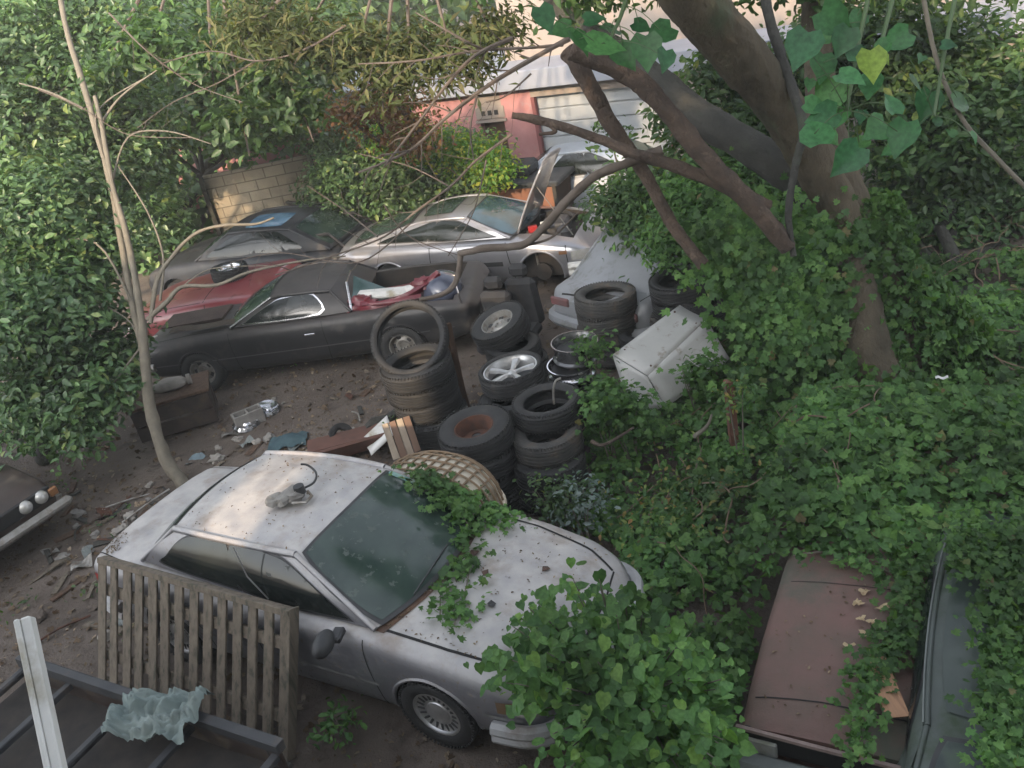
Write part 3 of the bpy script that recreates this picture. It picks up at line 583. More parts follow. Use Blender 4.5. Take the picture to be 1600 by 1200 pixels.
# ================================================================ SILVER SPORTS CAR (hood up)
st = [(-2.28, .6, .42, .66, .72), (-2.2, .76, .32, .82, .90), (-1.9, .84, .26, .84, .93), (-1.3, .88, .2, .85, .92), (0, .875, .19, .85, .90), (.8, .875, .19, .83, .90), (1.3, .88, .2, .79, .86), (1.8, .85, .2, .70, .76), (2.05, .78, .24, .60, .64), (2.2, .6, .3, .46, .49)]
AR = [(1.28, -1, .35), (1.28, 1, .35), (-1.25, -1, .34), (-1.25, 1, .34)]
spt = Car('silver_sports_car', 'silver sports coupe with sunroof, hood raised and front wheel missing, in the middle distance', 'car', (-.05, 14.8), -.41, st, mat('clean_silver_paint', (.34, .34, .36), (.28, .28, .30), 1.5, .28, .6, dirt=(.3, .28, .26), damt=.40, coat=.5), AR, cuts=[((1.35, 0, .83), (.85, 1.15, .42))])
spt.arch_lips(AR, .35); spt.wheels([(-1.25, -1), (-1.25, 1), (1.28, 1)], R=.31, rim=.2, kind='alloy')
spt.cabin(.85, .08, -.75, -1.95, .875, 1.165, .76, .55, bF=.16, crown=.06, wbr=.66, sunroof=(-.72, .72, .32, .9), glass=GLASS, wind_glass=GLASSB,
    side_windows=[[(.06, .12), (.08, .5), (.13, .80), (.25, .90), (.485, .90), (.485, .13)], [(.51, .13), (.51, .90), (.68, .86), (.84, .52), (.86, .2), (.78, .14)]])
R_ = spt.root; R_.scale = (1.05, 1.05, 1.09)
hd = MB(); hinge = Vector((.93, 0, .90)); ang = radians(-66)
def hood_pt(a, b, o=0):
    v = Vector((a*1.02, (2*b-1)*(.66-.14*a), .06*(1-(2*b-1)**2)-.10*a*a+o)); return hinge+Ry(ang) @ v
hd.grid(lambda a, b: hood_pt(a, b), 10, 12); hd.build('raised_hood', spt.paint, R_, True, solid=.03)
q = MB(); q.tube([hood_pt(.7, .1, -.04), (1.75, -.50, .76)], .008, 5); q.build('hood_prop', STEEL, R_)
q = MB(); q.box((1.3, .1, .72), (.45, .5, .2), bev=.04, jit=.02); q.blob((1.1, -.35, .74), (.16, .13, .12), amp=.4); q.blob((1.55, -.3, .74), (.13, .13, .1), amp=.4); q.tube(smooth_path([(1.0, .3, .82), (1.3, .4, .86), (1.6, .2, .82)], 4), .03, 7); q.build('engine', mat('grey_engine', (.12, .12, .13), (.05, .05, .05), 6, .6, .3), R_, True)
for (x_, y_, z_, m_, s_) in ((1.12, -.45, .88, REDL, .09), (1.3, -.42, .93, WHITEP, .07), (1.2, .3, .86, PLASTIC, .12)):
    q = MB(); q.box((x_, y_, z_), (s_*1.6, s_, s_), Rz(.4), bev=.01); q.build('engine_bottle', m_, R_)
seam = 1
for sd in (-1, 1):
    for pts in ([(.78, .83), (.82, .5), (.85, .25)], [(-.48, .84), (-.5, .5), (-.46, .25)], [(1.7, .72), (1.72, .45), (1.74, .24)]): spt.strip(pts, .012, '', None, sd=sd, mb=seam)
for sd in (-1, 1):
    spt.strip([(.7, .52), (-1.0, .54)], .07, 'side_moulding', PLASTIC, sd=sd)
    q = MB(); q.grid(lambda a, b: spt.side(1.78+.26*a, .50+.13*b, sd, .008), 6, 4); q.build('headlight', HEADL, R_, True)
    q = MB(); q.grid(lambda a, b: spt.side(1.60+.12*a, .60+.05*b, sd, .008), 4, 2); q.build('side_marker', AMBER, R_, True)
bp = MB()
for zz in (.32, .42): bp.tube(smooth_path([(1.72, -.88, zz), (2.05, -.78, zz), (2.24, -.4, zz), (2.27, 0, zz), (2.24, .4, zz), (2.05, .78, zz), (1.72, .88, zz)], 5), .06, 8)
bp.build('front_bumper', WHITEP, R_, True)
hub = MB(); hub.T = Matrix.Translation((1.28, -.72, .32)) @ Matrix.Rotation(pi/2, 4, 'X'); hub.lathe([(0, .04), (.13, .04), (.13, 0), (.05, -.02), (.05, -.1), (0, -.1)], 20, 0, False); hub.build('brake_disc', UNDER, R_, True)
q = MB(); q.tube([(1.2, -.7, .3), (1.15, -.6, .62)], .02, 6); q.build('strut', STEEL, R_)

# ================================================================ PALE GREY HATCHBACK (behind far tyre stack)
st = [(-2.1, .7, .35, .62, .66), (-2.0, .84, .28, .80, .86), (-1.2, .88, .22, .86, .92), (.6, .88, .22, .86, .92), (1.2, .87, .22, .80, .86), (1.75, .82, .25, .70, .76), (2.0, .72, .28, .60, .64), (2.08, .6, .34, .5, .54)]
gp = G(985, 455, .6)
gry = Car('pale_grey_hatchback', 'chalky pale grey hatchback sloping down just behind the far tyre stack', 'car', (2.9, 12.25), pi-.62+pi, st, TARNISH, [(1.2, -1), (-1.2, -1), (1.2, 1), (-1.2, 1)])
gry.root.rotation_euler = (0, 0, radians(38))
gry.wheels([(1.2, -1), (-1.2, -1), (1.2, 1), (-1.2, 1)], R=.3, rim=.19, kind='steel')
gry.cabin(.8, .15, -1.0, -2.02, .88, 1.34, .78, .62, crown=.06, wbr=.72, zbr=.66, rear=False, side_windows=[[(.06, .12), (.08, .5), (.14, .82), (.25, .9), (.5, .9), (.5, .13)], [(.53, .13), (.53, .86), (.68, .8), (.78, .3), (.72, .15)]])
seam = 1; gry.strip([(-2.04, -.6), (-2.04, .6)], .015, '', None, 'top', mb=seam)
for pts in ([(.78, .83), (.82, .5), (.85, .25)],): gry.strip(pts, .012, '', None, sd=-1, mb=seam); gry.strip(pts, .012, '', None, sd=1, mb=seam)
bp = MB(); bp.tube(smooth_path([(-1.7, -.86, .42), (-2.1, -.76, .42), (-2.2, 0, .42), (-2.1, .76, .42), (-1.7, .86, .42)], 5), .09, 8); bp.build('rear_bumper', TARNISH, gry.root, True)
for y_ in (-.6, .6):
    q = MB(); q.box((-2.10, y_, .66), (.05, .34, .12), Rz(0), bev=.02); q.build('tail_light', mat('dusty_red_lens', (.16, .06, .06), (.12, .07, .07), 6, .5), gry.root, True)
gry.strip([(-1.3, -.80), (-2.0, -.70)], .012, '', None, 'top', mb=seam); gry.strip([(-1.9, .62), (1.0, .60)], .03, 'side_moulding', PLASTIC, sd=-1); gry.strip([(-1.9, .62), (1.0, .60)], .03, 'side_moulding', PLASTIC, sd=1)
q = MB(); q.tube([gry.fn['back'](-.8, .15), gry.fn['back'](.8, .15)], .008, 5); q.build('hatch_crease', SEAM, gry.root)

# ================================================================ RED CAR, DARK CARS at the back left
st = [(-.2, .8, .4, .70, .76), (-.1, .88, .3, .84, .90), (0, .9, .24, .87, .93), (.9, .9, .24, .86, .94), (1.5, .89, .24, .82, .90), (2.1, .86, .27, .76, .82), (2.35, .8, .3, .70, .74), (2.44, .72, .36, .6, .64)]
rp_ = G(330, 470, .85)
red = Car('red_car', 'faded red car with a flat red hood carrying a loose wheel, behind the black coupe', 'car', (rp_.x+1.1, rp_.y+.1), 2.93, st, REDP, [(1.45, 1), (1.45, -1)], z0=.12)
red.wheels([(1.45, 1), (1.45, -1)], R=.3, rim=.18); R_ = red.root
bp = MB(); bp.tube(smooth_path([(2.1, -.86, .5), (2.44, -.74, .5), (2.52, 0, .5), (2.44, .74, .5), (2.1, .86, .5)], 5), .07, 8); bp.build('front_bumper', mat('pale_pink_bumper', (.45, .3, .3), (.35, .2, .2), 4, .5), R_, True)
for sd in (-1, 1):
    q = MB(); q.grid(lambda a, b: red.side(2.16+.2*a, .58+.1*b, sd, .006), 4, 3); q.build('headlight', HEADL, R_)
seam = 1; red.strip([(.95, -.78), (.95, .78)], .015, '', None, 'top', mb=seam)
for sd in (-1, 1): red.strip([(1.0, sd*.77), (2.3, sd*.7)], .014, '', None, 'top', mb=seam); red.strip([(.9, .86), (.92, .3)], .012, '', None, sd=sd, mb=seam)
wl = mw(red) @ Vector((.80, -.10, 1.03)); tyre(wl, 'loose wheel with shiny steel rim lying on the red hood', .3, .19, .19, (0, .05), 'steel', CHROME)

st = [(-2.2, .7, .4, .7, .74), (-2.1, .86, .3, .90, .96), (-1.2, .9, .24, .95, 1.0), (.8, .9, .24, .94, 1.0), (1.5, .89, .24, .88, .94), (2.0, .84, .28, .78, .82), (2.15, .7, .34, .6, .64)]
dp = G(392, 385, .9)
dk = Car('dark_hatchback', 'dark blue grey hatchback with a sky blue rear window, under the leaning sapling branches', 'car', (dp.x+.15, dp.y), 2.75, st, DARKP, [(1.4, 1), (-1.4, 1)], group=None)
dk.wheels([(1.4, 1), (-1.4, 1)], R=.31, rim=.19)
dk.cabin(.85, .1, -1.15, -1.95, .96, 1.36, .80, .62, crown=.06, side_windows=[[(.06, .12), (.08, .5), (.13, .80), (.24, .90), (.43, .90), (.44, .13)], [(.47, .13), (.47, .9), (.68, .9), (.68, .13)], [(.71, .13), (.71, .88), (.82, .82), (.85, .2)]])
dk.patch(dk.fn['roof'], -.1, .85, .25, .85, .012, 'roof_glass', mat('blue_based_glass', (.16, .30, .45), (.08, .14, .2), 2, .1))  # blue is put into the base colour of this glass
dp = G(505, 390, .7)
d2 = Car('dark_wreck', 'low black car wreck half hidden by bare branches, behind the black coupe roof', 'car', (dp.x, dp.y), 2.8, [(-1.9, .7, .4, .66, .7), (-1.7, .84, .3, .78, .84), (0, .86, .24, .82, .88), (1.5, .85, .24, .76, .82), (1.85, .75, .3, .66, .7)], BLACKP, [(1.2, 1), (-1.2, 1)], cuts=[((-.2, 0, .8), (1.3, 1.3, .3))])
d2.wheels([(1.2, 1), (-1.2, 1)], R=.29, rim=.18); q = MB(); q.tube([(.5, -.7, .85), (.1, -.55, 1.15), (-.5, -.55, 1.15), (-.9, -.7, .85)], .03, 7); q.tube([(.5, .7, .85), (.1, .55, 1.15), (-.5, .55, 1.15), (-.9, .7, .85)], .03, 7); q.tube([(.1, -.55, 1.15), (.1, .55, 1.15)], .03, 7); q.build('roof_frame', BLACKP, d2.root, True)

# ================================================================ MAROON CAR + MOSSY CAR bottom right
mp = G(1330, 1010, .8)
st = [(-1.35, .74, .4, .66, .70), (-1.2, .82, .25, .74, .80), (0, .82, .24, .77, .83), (.8, .82, .24, .77, .84), (1.6, .80, .25, .76, .82), (2.1, .775, .28, .72, .77), (2.28, .76, .34, .69, .735), (2.33, .75, .56, .67, .71)]
yawm = atan2(G(1150, 1120, .8).y-G(1235, 875, .8).y, G(1150, 1120, .8).x-G(1235, 875, .8).x)
fr = G(1155, 1112, .78); uu = Vector((cos(yawm), sin(yawm), 0)); lf = Vector((-sin(yawm), cos(yawm), 0))
ctr = fr - uu*2.31 + lf*.75
mar = Car('maroon_car', 'chalky maroon car with dead leaves and creeping vines on its flat hood', 'car', (ctr.x, ctr.y), yawm, st, MAROON, [(1.45, 1), (1.45, -1)], z0=0, smooth=.06)
mar.wheels([(1.45, 1), (1.45, -1)], R=.31, rim=.19); R_ = mar.root
seam = 1; mar.strip([(2.12, -.70), (2.08, -.3), (2.08, .3), (2.12, .70)], .010, '', None, 'top', mb=seam); mar.strip([(1.05, -.70), (1.02, 0), (1.05, .70)], .006, '', None, 'top', mb=seam)
q = MB(); q.tube([(2.36, -.76, .70), (2.385, -.3, .72), (2.385, .3, .72), (2.36, .76, .70)], .018, 6); q.build('hood_lip', mat('pale_maroon_edge', (.26, .2, .18), (.16, .11, .1), 8, .7), R_, True)
q = MB(); q.box((2.33, 0, .6), (.05, 1.45, .16), bev=.01); q.build('grille', SEAM, R_)
bp = MB(); bp.box((2.46, 0, .50), (.16, 1.5, .13), bev=.04); bp.build('front_bumper', GREYM, R_, True)
for sd in (-1, 1):
    q = MB(); q.box((2.37, sd*.62, .58), (.03, .22, .12), bev=.01); q.build('headlight', HEADL, R_)
    mar.strip([(1.85, .62), (1.35, .62)], .05, 'side_marker', mat('yellow_marker', (.4, .25, .06), (.3, .18, .05), 8, .5), sd=sd)

p0 = G(1443, 1130, .95); p1 = G(1476, 900, .95); u2 = (p1-p0).normalized(); ang2 = atan2(u2.y, u2.x)
st = [(-2.2, .74, .4, .7, .74), (-1.2, .86, .25, .76, .82), (1.6, .86, .25, .76, .82), (2.2, .78, .34, .69, .735)]
c2 = (p0+p1)/2 - Vector((-u2.y, u2.x, 0))*.72
mos = Car('mossy_car', 'grey green car at the right edge, its long dark rear window half covered by vines', 'car', (c2.x, c2.y), ang2, st, OLIVE, [(1.4, 1), (-1.4, 1)])
mos.wheels([(1.4, 1), (-1.4, 1)], R=.31, rim=.19); mos.cabin(1.5, .9, -.7, -1.35, .8, 1.02, .80, .72, crown=.06, pil=.022, sunroof=(-.9, .9, .05, .95), side_windows=[[(.1, .1), (.25, .8), (.75, .85), (.8, .12)]], glass=mat('mossy_dark_glass', (.03, .042, .04), (.045, .06, .05), 2, .3, dirt=(.06, .09, .06), damt=.44, dscale=3))
q = MB(); q.tube([mos.fn['roof'](1, v/10)+Vector((0, .02, .02)) for v in range(11)], .006, 6); q.tube([mos.fn['roof'](-1, v/10)+Vector((0, -.02, .02)) for v in range(11)], .006, 6); q.build('drip_rail', GREYM, mos.root)

# ================================================================ CAR CORNER at the left edge
c0 = G(104, 772, .5); yw = -.63
st = [(-2.3, .7, .4, .66, .70), (-1.3, .85, .24, .86, .92), (.9, .85, .24, .86, .92), (1.6, .85, .24, .80, .86), (2.2, .83, .27, .72, .77), (2.36, .8, .32, .66, .70), (2.42, .76, .4, .6, .63)]
cc = c0 - Vector((cos(yw), sin(yw), 0))*2.5 - Vector((-sin(yw), cos(yw), 0))*.86
brn = Car('brown_car', 'dark brown car nose with twin headlights and a chrome bumper at the left edge', 'car', (cc.x, cc.y), yw, st, BROWNP, [(1.5, -1), (1.5, 1)])
brn.wheels([(1.5, -1), (1.5, 1)], R=.31, rim=.19); brn.cabin(.9, .3, -1.2, -1.9, .92, 1.33, .75, .58, side_windows=[[(.1, .12), (.3, .8), (.6, .85), (.6, .13)]]); R_ = brn.root
bp = MB(); bp.box((2.56, 0, .46), (.11, 1.74, .12), bev=.045); bp.build('chrome_bumper', STEEL, R_, True)
q = MB(); q.box((2.41, 0, .60), (.06, 1.5, .16), bev=.01); q.build('grille', SEAM, R_)
for y_ in (-.62, -.42, .42, .62):
    q = MB(); q.lathe([(0, .07), (.05, .06), (.075, .03), (.08, 0)], 18, 0, False, Matrix.Translation((2.43, y_, .61)) @ Matrix.Rotation(pi/2, 4, 'Y')); q.build('headlight', HEADL, R_, True)
q = MB(); q.box((2.45, .76, .60), (.05, .1, .1), bev=.01); q.build('side_marker', AMBER, R_)

# ================================================================ GARAGE BUILDING
WN = Vector((-.51, -.86, 0)).normalized(); WU = Vector((-WN.y, WN.x, 0)); WU = WU if WU.x > 0 else -WU
WO = onplane(788, 160, Vector((1.4, 17.27, 0)), WN); WO.z = 0
def WL(px, py, back=0.0):
    p = onplane(px, py, WO - WN*back, WN)-WO; return p.dot(WU), p.z
gar = thing('garage_building', 'long low pink garage with a pale roof edge and a white roller door', 'building', WO, atan2(WU.y, WU.x))
dl, dt = WL(829, 152); dr = WL(1046, 130)[0]; ol = WL(748, 180)[0]; ort = WL(786, 180)[0]; HT = max(2.3, WL(829, 134)[1])
dt = min(dt, HT-.12); w = MB()
def wseg(a, b, z0, z1, mi=0): w.box(((a+b)/2, .12, (z0+z1)/2), (b-a, .24, z1-z0), None, mi)
wseg(-9, ol, 0, HT); wseg(ort, dl, 0, HT); wseg(dr, 16, 0, HT, 1); wseg(ol, ort, 2.0, HT, 1); wseg(dl, dr, dt, HT, 1)
w.box((3.5, 3.0, 1.2), (24.6, .2, 2.2)); w.box((-8.9, 1.6, 1.2), (.2, 2.7, 2.2)); w.box((15.9, 1.6, 1.2), (.2, 2.7, 2.2)); w.build('wall', [PINK, CREAM], gar)
dd = MB(); nsl = 9
for i in range(nsl):
    z0 = dt*i/nsl; dd.box(((dl+dr)/2, .16, z0+dt/nsl/2), (dr-dl-.02, .05, dt/nsl-.02), None, 0, bev=.012)
dd.box(((dl+dr)/2, .19, dt/2), (dr-dl-.02, .03, dt)); dd.build('roller_door', DOORW, gar)
for x_ in (dl+.04, dr-.04): fr_ = MB(); fr_.box((x_, .02, dt/2), (.07, .1, dt)); fr_.build('door_frame', mat('dark_red_frame', (.17, .06, .06), rough=.8), gar)
q = MB(); q.box(((ol+ort)/2, .17, 1.0), (ort-ol-.02, .06, 2.0)); q.build('side_door', mat('dark_brown_door', (.10, .06, .04), (.06, .04, .03), 2, .8), gar)
vb = MB(); vb.box(((ol+ort)/2, -.012, 2.17), (ort-ol+.1, .03, .22), bev=.01); vb.box(((ol+ort)/2, -.02, 2.02), (ort-ol+.14, .06, .05)); ven = vb.build('vent_block', CREAM, gar)
vh = MB()
for i in (-1, 0, 1): vh.box(((ol+ort)/2+i*.14, -.022, 2.17), (.085, .02, .09))
vh.build('vent_hole', SEAM, ven)
rf = MB(); rf.box((3.5, 1.52, HT+.20), (25.4, 3.3, .16)); rf.build('flat_roof', ROOFW, gar)
rf = MB(); rf.box((3.5, -.17, HT+.15), (25.4, .08, .34), bev=.01); rf.build('fascia', ROOFW, gar)
up = MB(); us = WL(792, 100, 1.3)[0]; up.box((us+8.5, 3.3, 3.2), (17.0, 4.0, 6.4)); up.build('upper_storey', CREAM, gar)
for i in range(5):
    q = MB(); q.box((us+2.6+i*3, 1.29, 4.6), (1.0, .06, 1.2), bev=.01); f_ = q.build('window', mat('pale_window_frame', (.6, .6, .6), rough=.6), gar)
    q = MB(); q.box((us+2.6+i*3, 1.25, 4.6), (.8, .03, 1.0)); q.build('pane', GLASSB, f_)
BLOCKW = mat('tan_block_masonry', (.30, .26, .19), (.23, .20, .15), 2, .9, dirt=(.12, .10, .07), damt=.45, dscale=2.5, bump=.4, bscale=30)
_nt = BLOCKW.node_tree; _br = _nt.nodes.new('ShaderNodeTexBrick'); _br.inputs['Color1'].default_value = (1, 1, 1, 1); _br.inputs['Color2'].default_value = (.82, .82, .82, 1); _br.inputs['Mortar'].default_value = (.45, .45, .45, 1); _br.inputs['Scale'].default_value = 1; _br.inputs['Mortar Size'].default_value = .012; _br.inputs['Brick Width'].default_value = .42; _br.inputs['Row Height'].default_value = .21
_tc = _nt.nodes.new('ShaderNodeTexCoord'); _mp = _nt.nodes.new('ShaderNodeMapping'); _mp.inputs['Rotation'].default_value = (pi/2, 0, 0); _nt.links.new(_tc.outputs['Object'], _mp.inputs[0]); _nt.links.new(_mp.outputs[0], _br.inputs['Vector'])
_bs = _nt.nodes['Principled BSDF']; _src = _bs.inputs['Base Color'].links[0].from_socket; _mm = _nt.nodes.new('ShaderNodeMix'); _mm.data_type = 'RGBA'; _mm.blend_type = 'MULTIPLY'; _mm.inputs[0].default_value = 1; _nt.links.new(_src, _mm.inputs[6]); _nt.links.new(_br.outputs[0], _mm.inputs[7]); _nt.links.new(_mm.outputs[2], _bs.inputs['Base Color'])
# tan corrugated fence in front of the garage's left part
def corr(name, label, a, b, z0, z1, m, cat='fence', amp=.007, per=.12):
    a = Vector(a); b = Vector(b); L_ = (b-a).length; u = (b-a)/L_; n = Vector((-u.y, u.x, 0))
    root = thing(name, label, cat, (a.x, a.y, 0), atan2(u.y, u.x)); g = MB(); k = int(L_/per*4) if amp else 1
    g.grid(lambda s, t: Vector((s*L_, amp*sin(2*pi*s*L_/per), z0+(z1-z0)*t)), k, 1); g.build('corrugated_sheet' if amp else 'blockwork', m, root, True, solid=.004 if amp else .15); po = []
    for x in np.arange(.0, L_+.01, max(.6, L_/max(1, round(L_/1.5)))):
        q = MB(); q.box((x, -.06, z1/2+.05), (.09, .08, z1+.1), bev=.008); q.build('post', BARKD, root)
    return root
PF = Vector((0, 18.3, 0)); PN_ = Vector((.06, 1, 0)); fa = onplane(322, 300, PF, PN_); fb = onplane(500, 300, PF, PN_); fz = onplane(410, 258, PF, PN_).z
corr('block_wall', 'tan block wall with dark posts and a sunlit patch, under overhanging leaves at the back', (fa.x, fa.y, 0), (fb.x, fb.y, 0), 0, fz, BLOCKW, 'wall', .0)
fa = G(520, 372, 0); fb = G(626, 366, 0)
corr('corrugated_fence', 'shorter mossy corrugated fence section beside the grey metal cabinet', (fa.x, fa.y, 0), (fb.x, fb.y, 0), 0, 1.15, GREYM)
# cabinet, boxes, brown board
cp = G(668, 380, 0)
cab = thing('metal_cabinet', 'dull grey ribbed metal cabinet behind the silver sports car', 'cabinet', cp, radians(-28))
q = MB(); q.box((0, 0, .55), (1.0, .5, 1.1), bev=.015); q.build('case', GREYM, cab)
q = MB()
for i in range(9): q.box((-.42+i*.105, -.26, .55), (.03, .03, 1.0), bev=.006)
q.build('ribbed_front', GREYM, cab); q = MB(); q.box((0, 0, 1.115), (1.06, .56, .03)); q.build('lid', mat('light_grey_lid', (.3, .31, .31), rough=.6), cab)
q = MB(); q.box((0, 0, .1), (.5, .36, .2), bev=.05, jit=.02); q.blob((.1, 0, .2), (.2, .15, .08), amp=.3); o = q.build('plastic_tub', PLASTIC, None, True); o.location = cp+Vector((-.05, 0, 1.13)); o.rotation_euler.z = -.4
tag(o, 'black plastic tub resting on top of the grey metal cabinet', 'tub')
cp = G(735, 376, 0); q = MB(); q.box((0, 0, .5), (.75, .5, 1.0), bev=.03, jit=.02); q.box((0, 0, 1.02), (.8, .55, .06), bev=.015); o = q.build('storage_bin', mat('dark_green_bin', (.018, .03, .028), (.03, .045, .04), 4, .5), None, True); o.location = cp; o.rotation_euler.z = -.5
tag(o, 'dark green storage bin right of the grey metal cabinet', 'bin')
bp0 = G(822, 385, 0); brd = thing('brown_board_box', 'reddish brown board crate behind the raised hood of the sports car', 'crate', bp0, radians(-29))
q = MB(); q.box((0, 0, .62), (1.55, .04, .95), bev=.004); q.build('front_panel', BROWNB, brd); q = MB(); q.box((0, .5, .62), (1.5, .9, .9)); q.build('box_body', mat('dark_crate_inside', (.06, .035, .025), (.04, .03, .02), 4, .9), brd)
for x_ in (-.75, .77):
    q = MB(); q.box((x_, -.03, .6), (.07, .06, 1.1)); q.build('corner_post', BARKD, brd)
q = MB(); q.box((0, .4, 1.15), (1.7, .9, .1), bev=.02); q.box((-.3, .6, 1.3), (.9, .6, .24), bev=.06); o = q.build('dark_tarpaulin', mat('dark_tarpaulin', (.02, .025, .03), (.035, .04, .045), 3, .6), None, True); o.location = bp0+Vector((0, 0, .0)); o.rotation_euler.z = radians(-29)
tag(o, 'folded dark tarpaulin lying on the reddish brown crate', 'tarpaulin')
bv = G(960, 345, 0)
bv_st = [(-2.2, .7, .35, .9, .96), (-2.0, .86, .28, 1.0, 1.05), (1.2, .88, .22, .96, 1.0), (2.0, .8, .28, .8, .84), (2.1, .7, .3, .6, .64)]
van = Car('blue_white_car', 'pale blue white car glimpsed through leaves in front of the garage door', 'car', (bv.x+.4, bv.y+.3), -.5, bv_st, mat('pale_blue_white_paint', (.42, .46, .52), (.35, .38, .42), 2, .35, coat=.4), [(1.3, -1), (-1.3, -1)])
van.wheels([(1.3, -1), (-1.3, -1)], R=.31, rim=.19); van.cabin(.8, .1, -1.3, -1.9, .99, 1.40, .8, .64, side_windows=[[(.10, .12), (.27, .72), (.44, .87), (.44, .13)], [(.47, .13), (.47, .88), (.72, .88), (.75, .13)]])

# ================================================================ TYRE STACKS
def stack(px, py, ztop, n, label_top, label_mid, R=.36, w=.21, lean=(0, 0), top=None, grp='', rub=RUBBER, jit=.055, rim=.2):
    T0 = G(px, py, ztop); z = ztop-w/2
    for i in range(n):
        off = Vector((random.uniform(-jit, jit)+lean[0]*i, random.uniform(-jit, jit)+lean[1]*i, 0)) if i else Vector((0, 0, 0))
        tl = (random.uniform(-.05, .05), random.uniform(-.05, .05)); Ri = R*random.uniform(.94, 1.04) if i else R
        c = Vector((T0.x, T0.y, 0))+off; c.z = max(z, w*.45)
        if i == 0: tyre(c, label_top, Ri, w, rim, tl if top is None or len(top) < 3 else top[2], top[0] if top else None, top[1] if top else None, None, rub)
        else: tyre(c, label_mid, Ri, w, rim, tl, None, None, grp, rub if i < 2 or random.random() < .6 else RUBBERD)
        z -= w*.97
        if z < .04: break
# left stack with a tyre standing in it
stack(648, 562, 1.12, 5, 'open tyre on top of the left stack, under the upright tyre', 'worn tyre lower down in the left tyre stack', .425, .235, (0, .0), None, 'tyres in the left stack', rim=.28)
c = G(640, 530, 1.36); t_ = tyre(c, 'large thin tyre propped nearly upright on the left tyre stack', .455, .17, .375, (radians(48), radians(-8)))
c = G(655, 575, .95+.02)
# rim wheel stack (middle back)
stack(779, 497, 1.05, 1, 'wheel with a pale steel rim tilted on top of the middle back stack', '', .37, .25, (0, 0), ('steel', STEEL, (radians(9), radians(-17))), '', rim=.21)
stack(800, 535, .80, 3, 'plain tyre just under the tilted steel rimmed wheel', 'worn tyre low in the middle back stack', .35, .24, (.0, .0), None, 'tyres in the middle back stack')
# alloy wheel stack
stack(797, 572, 1.04, 1, 'five spoke alloy wheel lying on top of the centre stack', '', .365, .24, (0, 0), ('alloy', ALLOY, (0, -.06)), '', rim=.30)
stack(797, 618, .80, 3, 'plain tyre just under the five spoke alloy wheel', 'worn tyre low in the centre stack', .36, .24, (0, 0), None, 'tyres in the centre stack')
# front left stack with rusty rim
stack(740, 662, .98, 4, 'fat tyre with a rusty rim on top of the front left stack', 'worn tyre lower down in the front left tyre stack', .385, .26, (.0, .0), ('rusty', RUST, (.06, -.05)), 'tyres in the front left stack', rim=.2)
# front right stack
stack(853, 622, 1.0, 1, 'open tyre on top of the front right stack, hose inside', '', .365, .23, (0, 0), None, '', rim=.24)
stack(853, 672, .77, 1, 'muddy tyre second from the top of the front right stack', '', .36, .25, rub=RUBBERD)
stack(857, 715, .53, 3, 'brown stained tyre third from the top of the front right stack', 'worn tyre at the bottom of the front right tyre stack', .37, .25, (0, 0), None, 'tyres in the front right stack', rub=RUBBER)
q = MB(); q.tube(smooth_path([(0, 0, -.05), (.02, .01, .1), (.06, .02, .2), (.12, .02, .22)], 4), .012, 6); o = q.build('hose_end', STEEL, None, True); o.location = G(862, 612, 1.0)+Vector((0, 0, -.1)); tag(o, 'short bent pipe poking out of the open tyre in the front right stack', 'pipe')
# far stacks
stack(944, 456, 1.02, 4, 'dusty tyre on top of the far stack beside the pale grey hatchback', 'worn tyre lower down in the far tyre stack', .395, .235, (0, 0), None, 'tyres in the far stack', rub=RUBBERD, rim=.25)
stack(1062, 432, 1.1, 4, 'tyre on top of the rightmost far stack, half under ivy', 'worn tyre in the rightmost far stack', .39, .25, (0, 0), None, 'tyres in the rightmost far stack', rim=.26)
for (px, py, z, R_w, tl, lab) in ((1090, 475, .75, .36, (.2, .3), 'leaning tyre beside the rightmost far stack, behind the white sheet box'), (1010, 520, .5, .36, (.1, -.2), 'tyre lying low between the far stacks and the white sheet box')):
    tyre(G(px, py, z), lab, R_w, .24, .22, tl)
# bare rims
for (px, py, z, lab, r_) in ((893, 575, .78, 'bare chrome rim lying flat under another rim', .27), (899, 546, .95, 'bare steel rim on top of the chrome rim, leaves inside', .265)):
    root = thing('tyreless_wheel', lab, 'wheel', G(px, py, z), random.random()); rim_parts(root, 'bare', r_, .26 if z > .9 else .14, Matrix.Rotation(.05, 4, 'X') @ Matrix.Translation((0, 0, -.0)), CHROME if z < .9 else mat('dark_chrome', (.25, .25, .26), (.12, .12, .12), 6, .25, .8))
stack(895, 600, .68, 3, 'tyre supporting the two bare rims', 'worn tyre under the two bare rims', .33, .22, (0, 0), None, 'tyres under the bare rims')
# small wheel and others on the ground
tyre(G(533, 680, .17), 'small black tyre tipped over by the brown board on the dirt', .15, .17, .07, (radians(60), .3))
# car seats
stt = G(795, 470, .7); seat = thing('car_seat', 'pair of black car seats with headrests behind the steel rimmed wheel', 'car seat', (stt.x, stt.y, 0), radians(-25))
for (dx, dy, hh) in ((-.12, -.1, 0), (.16, .18, .06)):
    q = MB(); q.box((dx, dy, .55+hh), (.46, .16, .75), Rx(.15), bev=.06); b_ = q.build('backrest', SEATF, seat, True)
    q = MB(); q.box((dx, dy-.02, 1.03+hh), (.27, .13, .19), Rx(.1), bev=.05); q.build('headrest', SEATF, b_, True)
    q = MB(); q.box((dx, dy-.3, .25), (.46, .5, .16), bev=.05); q.build('seat_cushion', SEATF, seat, True)
